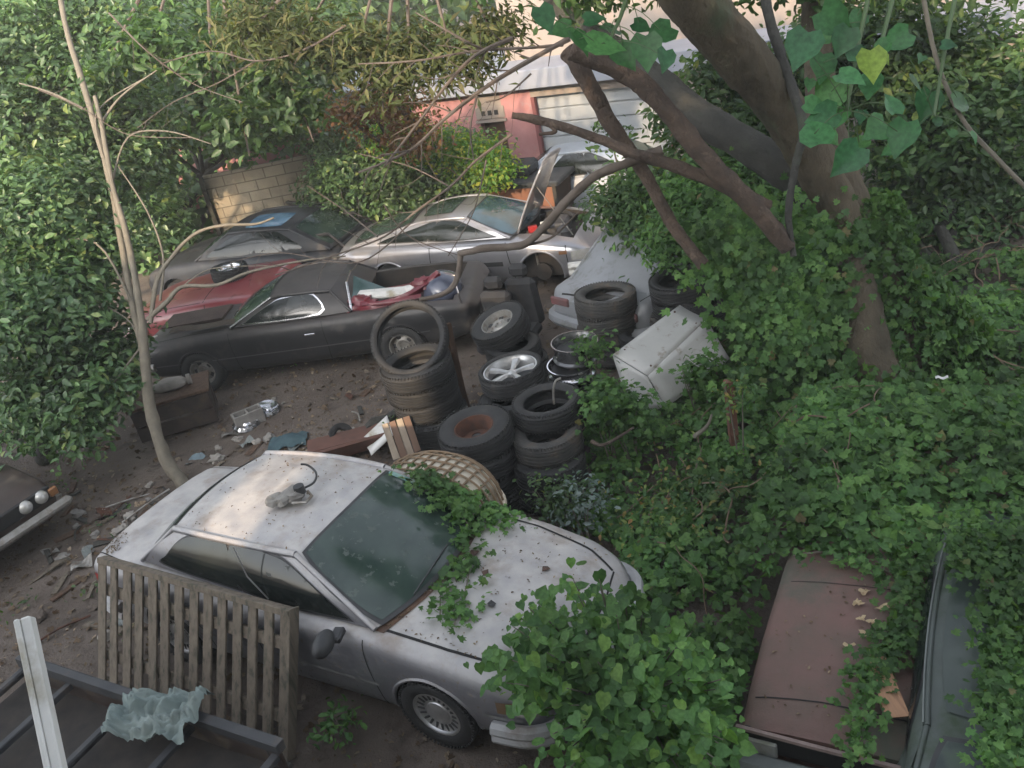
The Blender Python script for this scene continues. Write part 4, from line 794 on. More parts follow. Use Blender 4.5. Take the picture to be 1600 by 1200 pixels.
# rotten post
q = MB(); pb = G(730, 655, .1)
for i in range(9):
    a = random.random()*6; rr = random.uniform(0, .055); h_ = random.uniform(.55, .86)
    q.box((cos(a)*rr, sin(a)*rr, h_/2), (random.uniform(.03, .06), random.uniform(.03, .06), h_), Rz(random.random()*3) @ Rx(random.uniform(-.04, .04)), jit=.012)
o = q.build('rotten_post', mat('splintered_wood', (.12, .065, .035), (.06, .035, .022), 6, .95, bump=1, bscale=30, stretch=(4, 4, .6))); o.location = (pb.x, pb.y, .0); tag(o, 'splintered brown wooden post standing between the tyre stacks', 'post'); o.scale = (1.5, 1.5, 1.62)

# ================================================================ WHITE SHEET METAL BOX
c0 = G(958, 555, .98); c1 = G(1062, 478, 1.10); c2_ = G(1104, 500, 1.02); c3 = G(1140, 562, .72); c4_ = G(1040, 636, .45); c5 = G(1012, 588, .80)
bx = thing('white_sheet_box', 'tipped white sheet metal box on the ivy beside the tyre stacks', 'appliance', ((c4_.x+c3.x)/2, (c4_.y+c3.y)/2, .3))
o_ = bx.location.copy(); P_ = [v-o_ for v in (c0, c1, c2_, c3, c4_, c5)]
def face(name, pts, m, th=.015):
    g = MB(); a, b, c, d = pts
    g.grid(lambda s, t: a.lerp(b, s).lerp(d.lerp(c, s), t)+Vector((0, 0, .012*sin(s*5)*sin(t*4))), 6, 6); return g.build(name, m, bx, True, solid=th)
face('top_panel', (P_[0], P_[1], P_[2], P_[5]), APPL); face('side_panel', (P_[5], P_[2], P_[3], P_[4]), APPL)
dn = Vector((.1, .25, -.42))
face('end_panel', (P_[0], P_[5], P_[4], P_[4]+Vector((-.35, .1, -.1))), APPL); face('inner_panel', (P_[1], P_[2], P_[3], P_[3]+Vector((.0, .3, -.2))), mat('grey_inner_panel', (.2, .2, .2), (.14, .14, .14), 3, .8))
for t_ in (.3, .7):
    g = MB(); g.tube([P_[5].lerp(P_[4], t_)+Vector((-.004, -.004, .006)), P_[2].lerp(P_[3], t_)+Vector((-.004, -.004, .006))], .006, 5); g.build('pressed_rib', APPL, bx)
for a_, b_ in ((.12, .1), (.88, .1), (.12, .88), (.88, .88)):
    g = MB(); g.blob(P_[0].lerp(P_[1], a_).lerp(P_[5].lerp(P_[2], a_), b_)+Vector((0, 0, .012)), .014, nu=8, nv=5); g.build('bolt', RUST, bx)
g = MB(); g.tube([P_[5], P_[2]], .010, 6); g.build('folded_edge', WHITEP, bx)

# ================================================================ WOODEN PALLET (leaning)
tl, tr = G(160, 868, 1.12), G(459, 950, 1.12); U_ = (tr-tl); WP = U_.length; U_.normalize()
br = G(440, 1190, .0); bl_ = G(150, 1010, .0)
pal = thing('slat_pallet', 'weathered grey wooden slat pallet leaning against the silver sedan', 'pallet', (tl.x, tl.y, 0))
dnv = ((br-tr)); dnv = dnv - U_*dnv.dot(U_); dnv.normalize(); N_ = U_.cross(dnv).normalized()
if N_.dot(Vector((0, 0, CAM_H))-tl) < 0: N_ = -N_
RP = Matrix((U_, N_, -dnv)).transposed(); HP = 1.2; o0 = tl-pal.location
def pb_(name, u, n_, d, su, sn, sdn, rot=0, m=WOODG):
    g = MB(); g.box(o0+U_*u+N_*n_+dnv*d, (su, sn, sdn), RP @ Ry(rot), bev=.004, jit=.004); return g.build(name, m, pal)
ns = 14
for i in range(ns):
    pb_('slat', .05+(WP-.1)*i/(ns-1)-.02*random.random(), .03, HP/2-.01, .098, .02, HP-.03, random.uniform(-.008, .008))
for d in (.03, .30, HP-.32, HP-.05): pb_('rail', WP/2, -.005 if d > .1 else .012, d, WP, .035 if d > .1 else .09, .10 if d > .1 else .05)
pb_('end_board', WP-.005, .0, HP/2, .03, .10, HP)

# ================================================================ LEFT YARD THINGS
bx0 = G(275, 640, .2); box = thing('wooden_crate', 'old low wooden crate with a dusty lid beside the sapling trunk', 'crate', (bx0.x, bx0.y, 0), radians(12))
for (nm, c, d) in (('front_board', (0, -.3, .34), (1.05, .03, .22)), ('front_board', (0, -.305, .1), (1.05, .03, .2)), ('side_board', (.51, 0, .25), (.03, .6, .5)), ('side_board', (-.51, 0, .25), (.03, .6, .5)), ('back_board', (0, .3, .25), (1.05, .03, .5)), ('lid', (0, 0, .49), (1.12, .68, .04))):
    q = MB(); q.box(c, d, bev=.006, jit=.006); q.build(nm, WOODB if nm == 'lid' else BROWNP, box)
q = MB(); q.blob((0, 0, 0), (.24, .13, .09), amp=.25); q.lathe([(.04, .0), (.075, 0), (.075, .05), (.04, .05)], 16, 0, True, Matrix.Translation((.25, 0, 0)) @ Matrix.Rotation(pi/2, 4, 'Y')); o = q.build('dusty_sack', SACK, None, True); o.location = box.location+Vector((.05, -.02, .60)); o.rotation_euler.z = .2; tag(o, 'pale dusty sack lying on the old wooden crate', 'sack')
cb = G(388, 652, .1); cin = thing('cinder_block', 'grey cinder block on the dirt in front of the black coupe', 'block', cb, radians(25))
q = MB(); q.box((0, .085, .0), (.40, .03, .2), bev=.004); q.box((0, -.085, .0), (.40, .03, .2), bev=.004)
for x_ in (-.185, 0, .185): q.box((x_, 0, 0), (.03, .14, .2), bev=.004)
q.build('block_body', CONC, cin)
for (px, py, lab) in ((385, 663, 'round steel hubcap lying in front of the cinder block'), (418, 640, 'round steel hubcap lying right of the cinder block')):
    q = MB(); q.lathe([(0, .05), (.05, .05), (.07, .03), (.12, .035), (.15, .05), (.18, .01), (.185, 0)], 28, 0, False); o = q.build('hubcap', CHROME, None, True, solid=.004); o.location = G(px, py, .04); o.rotation_euler = (.2, .15, 0); tag(o, lab, 'hubcap')
q = MB(); q.grid(lambda a, b: Vector((a*.5-.25, b*.34-.17, .10*math.exp(-((a-.5)**2+(b-.5)**2)*7)+.02*sin(a*17)*cos(b*13))), 14, 10); o = q.build('blue_rag', mat('dark_teal_cloth', (.03, .06, .075), (.05, .09, .1), 6, .9), None, True); o.location = G(450, 690, .03); tag(o, 'crumpled dark teal rag on the dirt left of the small tyre', 'rag')
q = MB(); q.box((0, 0, .12), (.95, .05, .24), Rx(.5), bev=.006, jit=.01); q.box((0, .2, .16), (.95, .35, .03), bev=.004, jit=.01); o = q.build('brown_board', mat('red_brown_plank', (.12, .055, .04), (.08, .04, .03), 4, .9)); o.location = G(548, 715, .05); o.rotation_euler.z = .12; tag(o, 'red brown board standing behind the silver sedan roof', 'board')
q = MB(); q.tube(smooth_path([(0, 0, 0), (.15, .1, .08), (.35, .16, .1), (.5, .3, .05)], 5), [.09]*16, 8, rough=.6); o = q.build('brown_log', BARKD, None, True); o.location = G(562, 690, .08); o.rotation_euler.z = .1; tag(o, 'short dark brown log between the small tyre and the left tyre stack', 'log')
q = MB(); q.grid(lambda a, b: Vector((a*.34, b*.3, .22*a+.03*sin(b*8))), 6, 6); o = q.build('white_sheet', WHITEP, None, True, solid=.008); o.location = G(580, 712, .1); o.rotation_euler = (.3, 0, .3); tag(o, 'crumpled white sheet by the corner of the sedan roof', 'sheet')
pk = G(632, 705, .25); q = MB()
for i in range(4): q.box((-.12+i*.085, 0, .18), (.075, .02, .42), Rx(-.5) @ Rz(.0), bev=.003, jit=.006, mi=i % 2)
o = q.build('slatted_panel', [mat('pale_tan_board', (.36, .30, .23), (.26, .21, .16), 5, .8), mat('brown_stripe_board', (.16, .10, .07), rough=.8)]); o.location = pk; o.rotation_euler.z = .25; tag(o, 'striped tan and brown board panel behind the white lattice basket', 'panel')
# lattice basket: domed oval under woven strips
bc = G(682, 752, 1.02); bk = thing('lattice_basket', 'pale oval lattice basket upturned beyond the sedan windshield', 'basket', (bc.x, bc.y, .78), radians(-38))
q = MB(); q.lathe([(0, .74), (.24, .74), (.29, .72), (.29, .5), (.305, .49), (.29, .48), (.29, .25), (.305, .24), (.29, .23), (.29, 0), (0, 0)], 30, 0, False); o = q.build('oil_drum', PLASTIC, None, True); o.location = (bc.x, bc.y, .02); tag(o, 'black oil drum standing under the pale lattice basket', 'drum')
def dome(a, b, o=0): x = (2*a-1); y = (2*b-1); x2 = x*math.sqrt(1-y*y/2); y2 = y*math.sqrt(1-x*x/2); r2 = x2*x2+y2*y2; return Vector((x2*(.62+o), y2*(.40+o), .42*math.sqrt(max(0, 1-r2**1.6*.995))+o))
q = MB(); q.grid(lambda a, b: dome(a, b), 24, 20); q.build('shell', mat('cream_shell', (.50, .46, .38), (.36, .32, .25), 5, .7, dirt=(.2, .15, .1), damt=.44), bk, True)
q = MB()
for k in range(1, 12): q.tube([dome(k/12, j/20, .012) for j in range(21)], .011, 5)
for k in range(1, 9): q.tube([dome(j/24, k/9, .018) for j in range(25)], .011, 5)
q.build('lattice', mat('brown_lattice', (.22, .15, .09), (.14, .1, .06), 9, .8), bk, True)
q = MB(); q.tube([Vector((cos(2*pi*k/32)*.64, sin(2*pi*k/32)*.42, .02)) for k in range(33)], .028, 7, cap=False); q.build('rim', mat('cream_rim', (.5, .45, .36), (.36, .3, .22), 9, .7), bk, True)
# utility trailer, bottom left
ta = G(95, 1052, 1.0); tb = G(395, 1152, 1.0); uT = (tb-ta).normalized(); vT = Vector((uT.y, -uT.x, 0)); vT = vT if vT.y < 0 else -vT
trl = thing('utility_trailer', 'dark steel open trailer frame in the bottom left corner', 'trailer', (ta.x, ta.y, 0), atan2(uT.y, uT.x)); Lt = (tb-ta).length+.25
def tb_(nm, c, d, m=TRAILER, R=None): q = MB(); q.box(c, d, R, bev=.008, jit=.004); return q.build(nm, m, trl)
tb_('side_rail', (Lt/2-.25, 0, 1.0), (Lt+.5, .07, .09)); tb_('side_rail', (Lt/2-.25, -1.25, 1.0), (Lt+.5, .07, .09))
for x_ in (-.45, .1, .75, 1.4, Lt-.05): tb_('cross_bar', (x_, -.62, .93), (.06, 1.25, .05))
tb_('deck', (Lt/2-.25, -.62, .80), (Lt+.5, 1.3, .03), UNDER); tb_('side_board', (Lt/2-.25, -.02, .8), (Lt+.5, .02, .35), BROWNP)
for x_ in (.2, 1.4): wheel_part(trl, x_, -.1+.25, .32, .31, .2, .19, 'steel', 1, STEEL)
for x_ in (-.4, Lt-.1): tb_('upright', (x_, 0, .5), (.06, .06, 1.0))
cl = G(245, 1108, 1.12); q = MB()
q.grid(lambda a, b: Vector((a*.66-.33+.05*noise.noise(Vector((b*3, a*2, 4))), b*.40-.2+.07*noise.noise(Vector((a*3, b*2, 8))), .10*noise.noise(Vector((a*5, b*4, 0)))+.07*abs(noise.noise(Vector((a*11, b*9, 2))))-.22*max(0, abs(b-.5)-.25)-.03*sin(a*19)*b)), 70, 46); o = q.build('crumpled_cloth', CLOTH, None, True); o.location = cl; o.rotation_euler.z = -.35; tag(o, 'crumpled grey green cloth draped over the trailer rail', 'cloth')
# white board of the viewer's house
wa = PD(43, 965, 3.2); wb_ = PD(112, 1290, 3.0); q = MB(); d_ = (wb_-wa); L_ = d_.length; mid = (wa+wb_)/2
rt = d_.to_track_quat('Z', 'Y').to_matrix(); q.box((0, 0, 0), (.035, .06, L_), bev=.006); q.box((-.026, .02, 0), (.02, .04, L_), bev=.006); q.T = Matrix.Identity(4)
o = q.build('white_trim_board', WHITEP); o.matrix_world = Matrix.Translation(mid) @ rt.to_4x4(); tag(o, 'white painted trim board standing at the left corner', 'trim board')
# rusty post right
rp0 = G(1149, 712, .30); q = MB(); q.box((0, 0, .55), (.085, .085, 1.1), bev=.006, jit=.006); o = q.build('rusty_post', mat('rusty_red_post', (.16, .07, .045), (.10, .05, .035), 8, .9, bump=.5)); o.location = (rp0.x, rp0.y, .05); tag(o, 'short rusty red post standing in the ivy, leaves on its top', 'post')
# sticks in ivy
def stick(pts, r, label, m=BARKL, z=.7):
    P = smooth_path([G(a, b, z) for a, b in pts], 4); o = P[0]; g = MB(); n_ = len(P); g.tube([p-o for p in P], [r*(1-.55*i/n_) for i in range(n_)], 6, rough=.3); ob = g.build('stick', m, None, True); ob.location = o; tag(ob, label, 'stick')
stick([(1340, 690), (1372, 702), (1395, 725), (1425, 755)], .018, 'long pale curved stick lying on the ivy right of the rusty post')
stick([(1358, 770), (1385, 774), (1410, 784)], .016, 'short pale stick on the ivy above the maroon car')
stick([(1085, 682), (1105, 665), (1112, 648)], .022, 'forked pale driftwood piece in the ivy below the white sheet box', z=.75)
stick([(925, 690), (945, 695), (990, 668)], .022, 'dark crooked stick beside the front right tyre stack', BARKR, .8)
q = MB(); q.box((0, 0, 0), (.42, .03, .3), Rx(.9), bev=.004); o = q.build('old_plank', WOODB); o.location = G(1465, 740, .75); o.rotation_euler.z = .5; tag(o, 'old brown plank half sunk in the ivy near the right edge', 'plank')
q = MB(); q.grid(lambda a, b: Vector((a*.11, b*.05, .01*sin(a*8))), 8, 3); o = q.build('plastic_scrap', WHITEP, None, True); o.location = G(1462, 592, .8); o.rotation_euler.z = -.4; tag(o, 'white plastic scrap in the leaves right of the tree trunk', 'scrap')
# cardboard wedge and leaves on maroon hood
q = MB(); q.add([(0, 0, 0), (.13, -.02, .01), (.17, .42, .03), (.10, .5, .04), (.03, .3, .05)], [(0, 1, 2, 3, 4)]); o = q.build('cardboard_strip', mat('orange_brown_card', (.36, .2, .11), (.26, .15, .09), 6, .8, stretch=(8, 1, 1)), None, solid=.006); o.location = G(1385, 1122, .88); o.rotation_euler.z = -.05; tag(o, 'torn orange brown card strip on the maroon hood by the vines', 'cardboard')
LEAFD = mat('dry_tan_leaf', (.42, .33, .2), (.3, .21, .12), 12, .8)
for i, (px, py) in enumerate(((1340, 943), (1345, 968), (1363, 972), (1379, 950), (1352, 990), (1326, 1010), (1350, 925))):
    g = MB(); w1, w2, w3 = random.uniform(0, 6), random.uniform(.03, .05), random.uniform(.02, .035); pts = [(cos(a)*w2*(1+.3*cos(3*a+w1))*random.uniform(.75, 1.2), sin(a)*w3*(1+.3*cos(3*a+w1))*random.uniform(.75, 1.2), random.uniform(0, .02)) for a in [2*pi*k/15 for k in range(15)]]
    g.add([(0, 0, .004)]+pts, [(0, 1+k, 1+(k+1) % 15) for k in range(15)]); o = g.build('dry_leaf', LEAFD); o.location = G(px, py, .845); tag(o, 'curled dry tan leaf lying on the maroon hood', 'dead leaf', 'dry leaves on the maroon hood')

# scrap on the dirt
SCR = [('broken_plank', 'broken brown plank among the scrap on the dirt', 'plank'), ('stone', 'rough grey brown stone on the dirt', 'stone'), ('metal_scrap', 'bent piece of sheet metal among the scrap on the dirt', 'scrap'), ('pipe', 'thin rusty pipe lying among the scrap', 'pipe')]
def scrap(px, py, k=None, s=1):
    k = random.choice((0, 0, 1, 1, 2, 3)) if k is None else k; p = G(px, py, 0); p.z = gz(p.x, p.y); nm, lb, ct = SCR[k]; g = MB()
    if k == 0: g.box((0, 0, .02), (random.uniform(.18, .5)*s, random.uniform(.04, .1), .02), jit=.008); m = random.choice((WOODB, WOODG, BARKD))
    elif k == 1: r = random.uniform(.03, .075)*s; g.blob((0, 0, r*.4), (r*1.3, r, r*.7), amp=.7); m = random.choice((CONC, DIRT, SACK))
    elif k == 2: a_ = random.uniform(.1, .2)*s; g.grid(lambda a, b: Vector((a*a_*1.5, b*a_, .03+.03*sin(a*5+b*3))), 5, 4); m = random.choice((GREYM, STEEL, RUST, mat('pale_blue_plastic', (.2, .28, .32), (.14, .18, .2), 6, .5)))
    else: L = random.uniform(.3, .7)*s; g.tube(smooth_path([(0, 0, .03), (L/2, random.uniform(-.05, .05), .05), (L, 0, .02)], 4), .012, 6); m = random.choice((RUST, STEEL, BARKD))
    o = g.build(nm, m, None, k == 1); o.location = p; o.rotation_euler = (random.uniform(-.15, .15), random.uniform(-.15, .15), random.random()*6); tag(o, lb, ct, lb.split(' among')[0].split(' on')[0].split(' lying')[0]+'s')
for i in range(150):
    a = random.random()
    if i < 92: scrap(random.uniform(70, 330), random.uniform(765, 880)+ (0 if i % 2 else -10))
    elif i < 112: scrap(random.uniform(300, 480), random.uniform(680, 730))
    elif i < 132: scrap(random.uniform(60, 200), random.uniform(880, 1000))
    else: scrap(random.uniform(420, 610), random.uniform(610, 700), s=.6)

# ================================================================ VEGETATION
CAMO = np.array([0, 0, CAM_H]); Fn, Rn, Un = np.array(Fv), np.array(Rv), np.array(Uv)
def projN(P):
    d = P-CAMO; z = d@Fn; return 800+F_PX*(d@Rn)/z, 600-F_PX*(d@Un)/z, z
def inpoly(x, y, poly):
    c = np.zeros(len(x), bool); n = len(poly)
    for i in range(n):
        x1, y1 = poly[i]; x2, y2 = poly[(i+1) % n]
        with np.errstate(divide='ignore', invalid='ignore'): c ^= ((y1 > y) != (y2 > y)) & (x < (x2-x1)*(y-y1)/(y2-y1+1e-12)+x1)
    return c
def vn(P, s, o=0): return np.array([noise.noise(Vector((p[0]*s+o, p[1]*s, 0))) for p in P])
def tree(name, label, cat, base, limbs, bark, crown, lmat, lsize, tpl='oval', group=None, jitter=.5, droop=.3, spread=.16, twigs=0):
    """limbs: list of (points, r0, r1); crown: list of (centre, radius, clumps)"""
    root = thing(name, label, cat, base, 0, group); b = Vector(base)
    for i, (pts, r0, r1) in enumerate(limbs):
        P = smooth_path([Vector(p)-b for p in pts], 14 if r0 > .15 else 5); n = len(P); g = MB(); g.tube(P, [(r0+(r1-r0)*k/(n-1))*(1+.07*noise.noise(P[k]*1.7)) for k in range(n)], 44 if r0 > .15 else (12 if r0 > .1 else 7), rough=.13 if r0 > .15 else .22)
        g.build('trunk' if i == 0 else 'limb', bark, root, True, autos=80)
    if crown:
        C, N_ = clumps([np.array(Vector(c)-b) for c, r, k in crown], [r for c, r, k in crown], [k for c, r, k in crown], spread)
        leaves('crown', C, N_, lsize, lmat, root, tpl, jitter, droop)
    return root

# ---- ivy carpet on the right
def ivyh(x, y):
    return np.clip(.16+.42*np.clip((x-.2)/2.2, 0, 1)*np.clip((y-5.6)/1.6, 0, 1), 0, .62)
mca, msa = cos(-yawm), sin(-yawm)
def mound(X, Y, Z):
    lx = (X-ctr.x)*mca-(Y-ctr.y)*msa; ly = (X-ctr.x)*msa+(Y-ctr.y)*mca
    k = np.clip((1.35-np.abs(ly))/.3, 0, 1)*np.clip((1.05-lx)/.35, 0, 1)*np.clip((lx+2.0)/.4, 0, 1); return Z*(1-k)+np.maximum(Z, .99)*k
N0 = 150000; X = rng.uniform(-.6, 11, N0); Y = rng.uniform(3.2, 14.5, N0); P = np.stack([X, Y], 1)
hh = mound(X, Y, ivyh(X, Y))+.14*vn(P, .9)+.10*vn(P, 2.6, 5); Z = np.maximum(hh, .08)+rng.normal(0, .05, N0)-rng.exponential(.06, N0)
px, py, dz = projN(np.stack([X, Y, Z], 1))
poly = [(770, 800), (860, 765), (905, 730), (915, 650), (950, 610), (1010, 640), (1075, 610), (1130, 560), (1120, 480), (1110, 430), (1180, 380), (1300, 380), (1440, 400), (1700, 380), (1700, 820), (1540, 800), (1480, 880), (1440, 900), (1400, 872), (1300, 862), (1235, 855), (1200, 925), (1165, 1060), (1140, 1130), (1160, 1260), (780, 1260), (900, 1080), (980, 950), (960, 850), (880, 815)]
pk = np.clip(.75+1.3*vn(P, 1.4, 9), .25, 1); pk = np.where(mound(X, Y, np.zeros(N0)) > .5, 1, pk); k = inpoly(px, py, poly) & (rng.uniform(0, 1, N0) < pk)
# keep clear of the sedan
ca, sa = cos(-S_YAW), sin(-S_YAW); lx = (X-S_POS[0])*ca-(Y-S_POS[1])*sa; ly = (X-S_POS[0])*sa+(Y-S_POS[1])*ca
k &= ~((np.abs(lx) < 2.5) & (np.abs(ly) < .97))
for st_ in [o for o in bpy.data.objects if o.get('category') in ('tyre', 'wheel')]:
    k &= ((X-st_.location.x)**2+(Y-st_.location.y)**2 > .40**2)
C = np.stack([X, Y, Z], 1)[k]; slope = np.stack([rng.normal(0, .25, len(C)), rng.normal(-.35, .25, len(C)), np.ones(len(C))], 1)
big = rng.uniform(0, 1, len(C)) < .6
tag(leaves('ivy', C[big], slope[big], .088, L_IVY, None, 'lobed', .38, .2), kind='stuff'); tag(leaves('ground_cover', C[~big], slope[~big], .06, L_IVY, None, 'heart', .45, .2), kind='stuff')
# yellowing patch
N1 = 750; pc = G(1040, 740, .62); X = pc.x+rng.normal(0, .42, N1); Y = pc.y+rng.normal(0, .34, N1); P = np.stack([X, Y], 1); Z = ivyh(X, Y)+.14*vn(P, .9)+.1*vn(P, 2.6, 5)+rng.uniform(0, .10, N1)
tag(leaves('yellow_vine', np.stack([X, Y, Z], 1), np.tile([0, -.4, 1], (N1, 1)), .055, L_YEL, None, 'oval', .5, .2), 'patch of yellow green vine leaves in the ivy left of the rusty post', 'vine')
# vine shoots standing out of the ivy
def shrub(px, py, z, r, nc, lm, ls, label, tpl='oval', flat=1.0, cat='shrub', group=None, spread=.09, stems=5, base_z=0, name='shrub'):
    c = G(px, py, z); b = Vector((c.x, c.y, base_z)); root = thing(name, label, cat, b, 0, group); rel = c-b; g = MB()
    for i in range(stems):
        t = Vector((random.uniform(-1, 1)*r*.7, random.uniform(-1, 1)*r*.6, rel.z+random.uniform(-.2, .5)*r*flat)); g.tube(smooth_path([(t.x*.15, t.y*.15, 0), (t.x*.5, t.y*.5, t.z*.55), t], 4), [.012-.008*k/8 for k in range(9)], 5)
    g.build('stem', BARKL, root, True)
    C, N_ = clumps([np.array(rel)], [(r, r, r*flat)], [nc], spread, .25); leaves('foliage', C, N_, ls, lm, root, tpl, .5, .25); return root
# vine over the sedan windshield and hood
def car_pt(px, py, c, z): return G(px, py, z)
root = thing('climbing_vine', 'climbing vine spilling over the sedan windshield corner and down its hood', 'vine', (G(745, 800, 0).x, G(745, 800, 0).y, 0)); b = np.array(root.location)
Cs = []; W_ = mw(sedan); g = MB()
def hood_w(x, y, o): return W_ @ (sedan.top(x, y, o) if x > 1.05 else sedan.fn['front'](y/.74, (1.05-x)/.8)+Vector((.03, 0, .04+o)))
for (path, wd, n_) in (([(.72, .78), (.85, .55), (1.0, .42), (1.12, .30), (1.3, .12), (1.42, -.12), (1.5, -.36), (1.55, -.55)], .085, 330), ([(.7, .80), (1.0, .80), (1.15, .70), (1.3, .76)], .12, 420), ([(.6, .68), (.85, .62), (1.1, .5)], .12, 330), ([(1.35, .02), (1.25, -.2), (1.4, -.5)], .06, 70)):
    P_ = smooth_path([Vector((a, c, 0)) for a, c in path], 6); g.tube([hood_w(p.x, min(.72, max(-.72, p.y)), .02)-root.location for p in P_], .006, 5)
    for i in range(n_):
        t = random.random()**1.2; p = P_[int(t*(len(P_)-1))]; q = p+Vector((random.gauss(0, wd), random.gauss(0, wd), 0)); y_ = min(.86, max(-.8, q.y)); Cs.append(np.array(hood_w(q.x, min(.76, y_), .02+abs(random.gauss(0, .035)))+ (W_.to_3x3() @ Vector((0, max(0, y_-.76), -max(0, y_-.76)*.6))))-b)
g.build('stem', BARKL, root, True); leaves('foliage', np.array(Cs), np.tile([.2, -.1, 1], (len(Cs), 1)), .058, L_IVY, root, 'lobed', .45, .2)
# vine along the right of the maroon hood and over the mossy car
root = thing('creeping_vine', 'creeping vine running down between the maroon hood and the mossy car', 'vine', G(1400, 1000, .0)); b = root.location; Cs = []; g = MB()
for (path, wd, n_) in (([(1420, 860), (1425, 930), (1405, 1000), (1370, 1040), (1350, 1100), (1340, 1180)], 17, 520), ([(1500, 850), (1450, 885), (1422, 940), (1412, 1010)], 15, 300), ([(1330, 865), (1380, 890), (1420, 900)], 14, 160), ([(1240, 868), (1300, 862), (1350, 880)], 9, 60), ([(1345, 1060), (1370, 1010), (1410, 980)], 16, 160)):
    P_ = smooth_path([Vector((a, c, 0)) for a, c in path], 6); g.tube([G(p.x, p.y, .86)-b for p in P_], .006, 5)
    for i in range(n_):
        p = random.choice(P_); Cs.append(np.array(G(p.x+random.gauss(0, wd), p.y+random.gauss(0, wd), .87+abs(random.gauss(0, .05)))-b))
g.build('stem', BARKL, root, True); leaves('foliage', np.array(Cs), np.tile([0, -.2, 1], (len(Cs), 1)), .048, L_IVY, root, 'lobed', .45, .2)
root = thing('overhanging_vine', 'dense vine mat draped over the mossy car at the right edge', 'vine', G(1560, 1000, .0)); b = root.location
pts = [(1560+random.gauss(0, 26)+abs(random.gauss(0, 40)), random.uniform(850, 1200)) for i in range(2600)]+[(random.uniform(1480, 1640), random.gauss(850, 26)) for i in range(1100)]
Cs = np.array([np.array(G(a, c, 1.14+abs(random.gauss(0, .06)))-b) for a, c in pts]); leaves('foliage', Cs, np.tile([0, -.2, 1], (len(Cs), 1)), .05, L_IVY, root, 'lobed', .45, .2)
# front bush with broad leaves
root = thing('leafy_bush', 'bright leafy bush in front of the silver sedan nose', 'bush', G(980, 1050, 0)); b = root.location; Cs = []; Ns = []; g = MB()
bpoly = [(800, 970), (850, 925), (905, 890), (975, 895), (1010, 935), (1060, 950), (1110, 1000), (1150, 1070), (1150, 1240), (850, 1240), (870, 1160), (800, 1090), (740, 1050), (730, 1020), (800, 1010)]
nb = 0
while nb < 150:
    a, c = random.uniform(720, 1160), random.uniform(885, 1230)
    if not inpoly(np.array([a]), np.array([c]), bpoly)[0]: continue
    nb += 1; z_ = random.uniform(.95, 1.35)-max(0, (c-1000)/260)*.35; tip = G(a, c, z_)-b; mid = Vector((tip.x*.7, tip.y*.7, tip.z*.6)); g.tube(smooth_path([(tip.x*.3, tip.y*.3, 0), mid, tip], 3), [.010, .009, .008, .007, .006, .005, .003], 5)
    for j in range(random.randint(12, 22)):
        t = random.uniform(.55, 1.04); p = Vector((0, 0, 0)).lerp(tip, t) if t < 1 else tip*t; p = mid.lerp(tip, (t-.5)*2); Cs.append(np.array(p)+rng.normal(0, .09, 3)); Ns.append((random.gauss(0, .4), -.35+random.gauss(0, .4), 1))
g.build('stem', BARKL, root, True); leaves('foliage', Cs, Ns, .076, L_BUSH, root, 'heart', .3, .45)
def small(px, py, z, r, n, lm, ls, label, **kw): return shrub(px, py, z, r, n, lm, ls, label, **kw)
small(528, 1128, .25, .12, 8, L_BUSH, .07, 'small green seedling on the ground beside the sedan front wheel', cat='plant', name='seedling', stems=3)
small(640, 668, .3, .2, 16, L_MID, .055, 'low green weed at the foot of the left tyre stack', cat='plant', name='weed')
small(1150, 612, 1.16, .20, 12, L_YEL, .06, 'tuft of leaves crowning the rusty post', cat='vine', name='vine_tuft', stems=2)
small(1090, 590, .8, .30, 20, L_IVY, .07, 'vine sprig reaching over the lower edge of the white sheet box', cat='vine', name='vine', tpl='lobed')
small(945, 630, .9, .28, 36, L_IVY, .065, 'vine climbing the right side of the front right tyre stack', cat='vine', name='vine', tpl='lobed')
small(925, 545, 1.05, .16, 16, L_IVY, .055, 'small vine tuft growing over the bare steel rim', cat='vine', name='vine', tpl='lobed', stems=3)
small(980, 650, .75, .34, 40, L_IVY, .07, 'vine heap under the left corner of the white sheet box', cat='vine', name='vine', tpl='lobed')
small(870, 780, .45, .3, 36, L_MID, .06, 'low leafy weeds between the sedan hood and the tyre stacks', cat='plant', name='weed')
# dusty cobweb-grey clump
small(905, 785, .55, .28, 26, leafmat('dusty_grey_leaf', [(0, (.08, .12, .1)), (.5, (.13, .18, .16)), (1, (.2, .24, .23))], .2, .8), .06, 'dusty grey leaved weed in front of the front right tyre stack', cat='plant', name='weed')

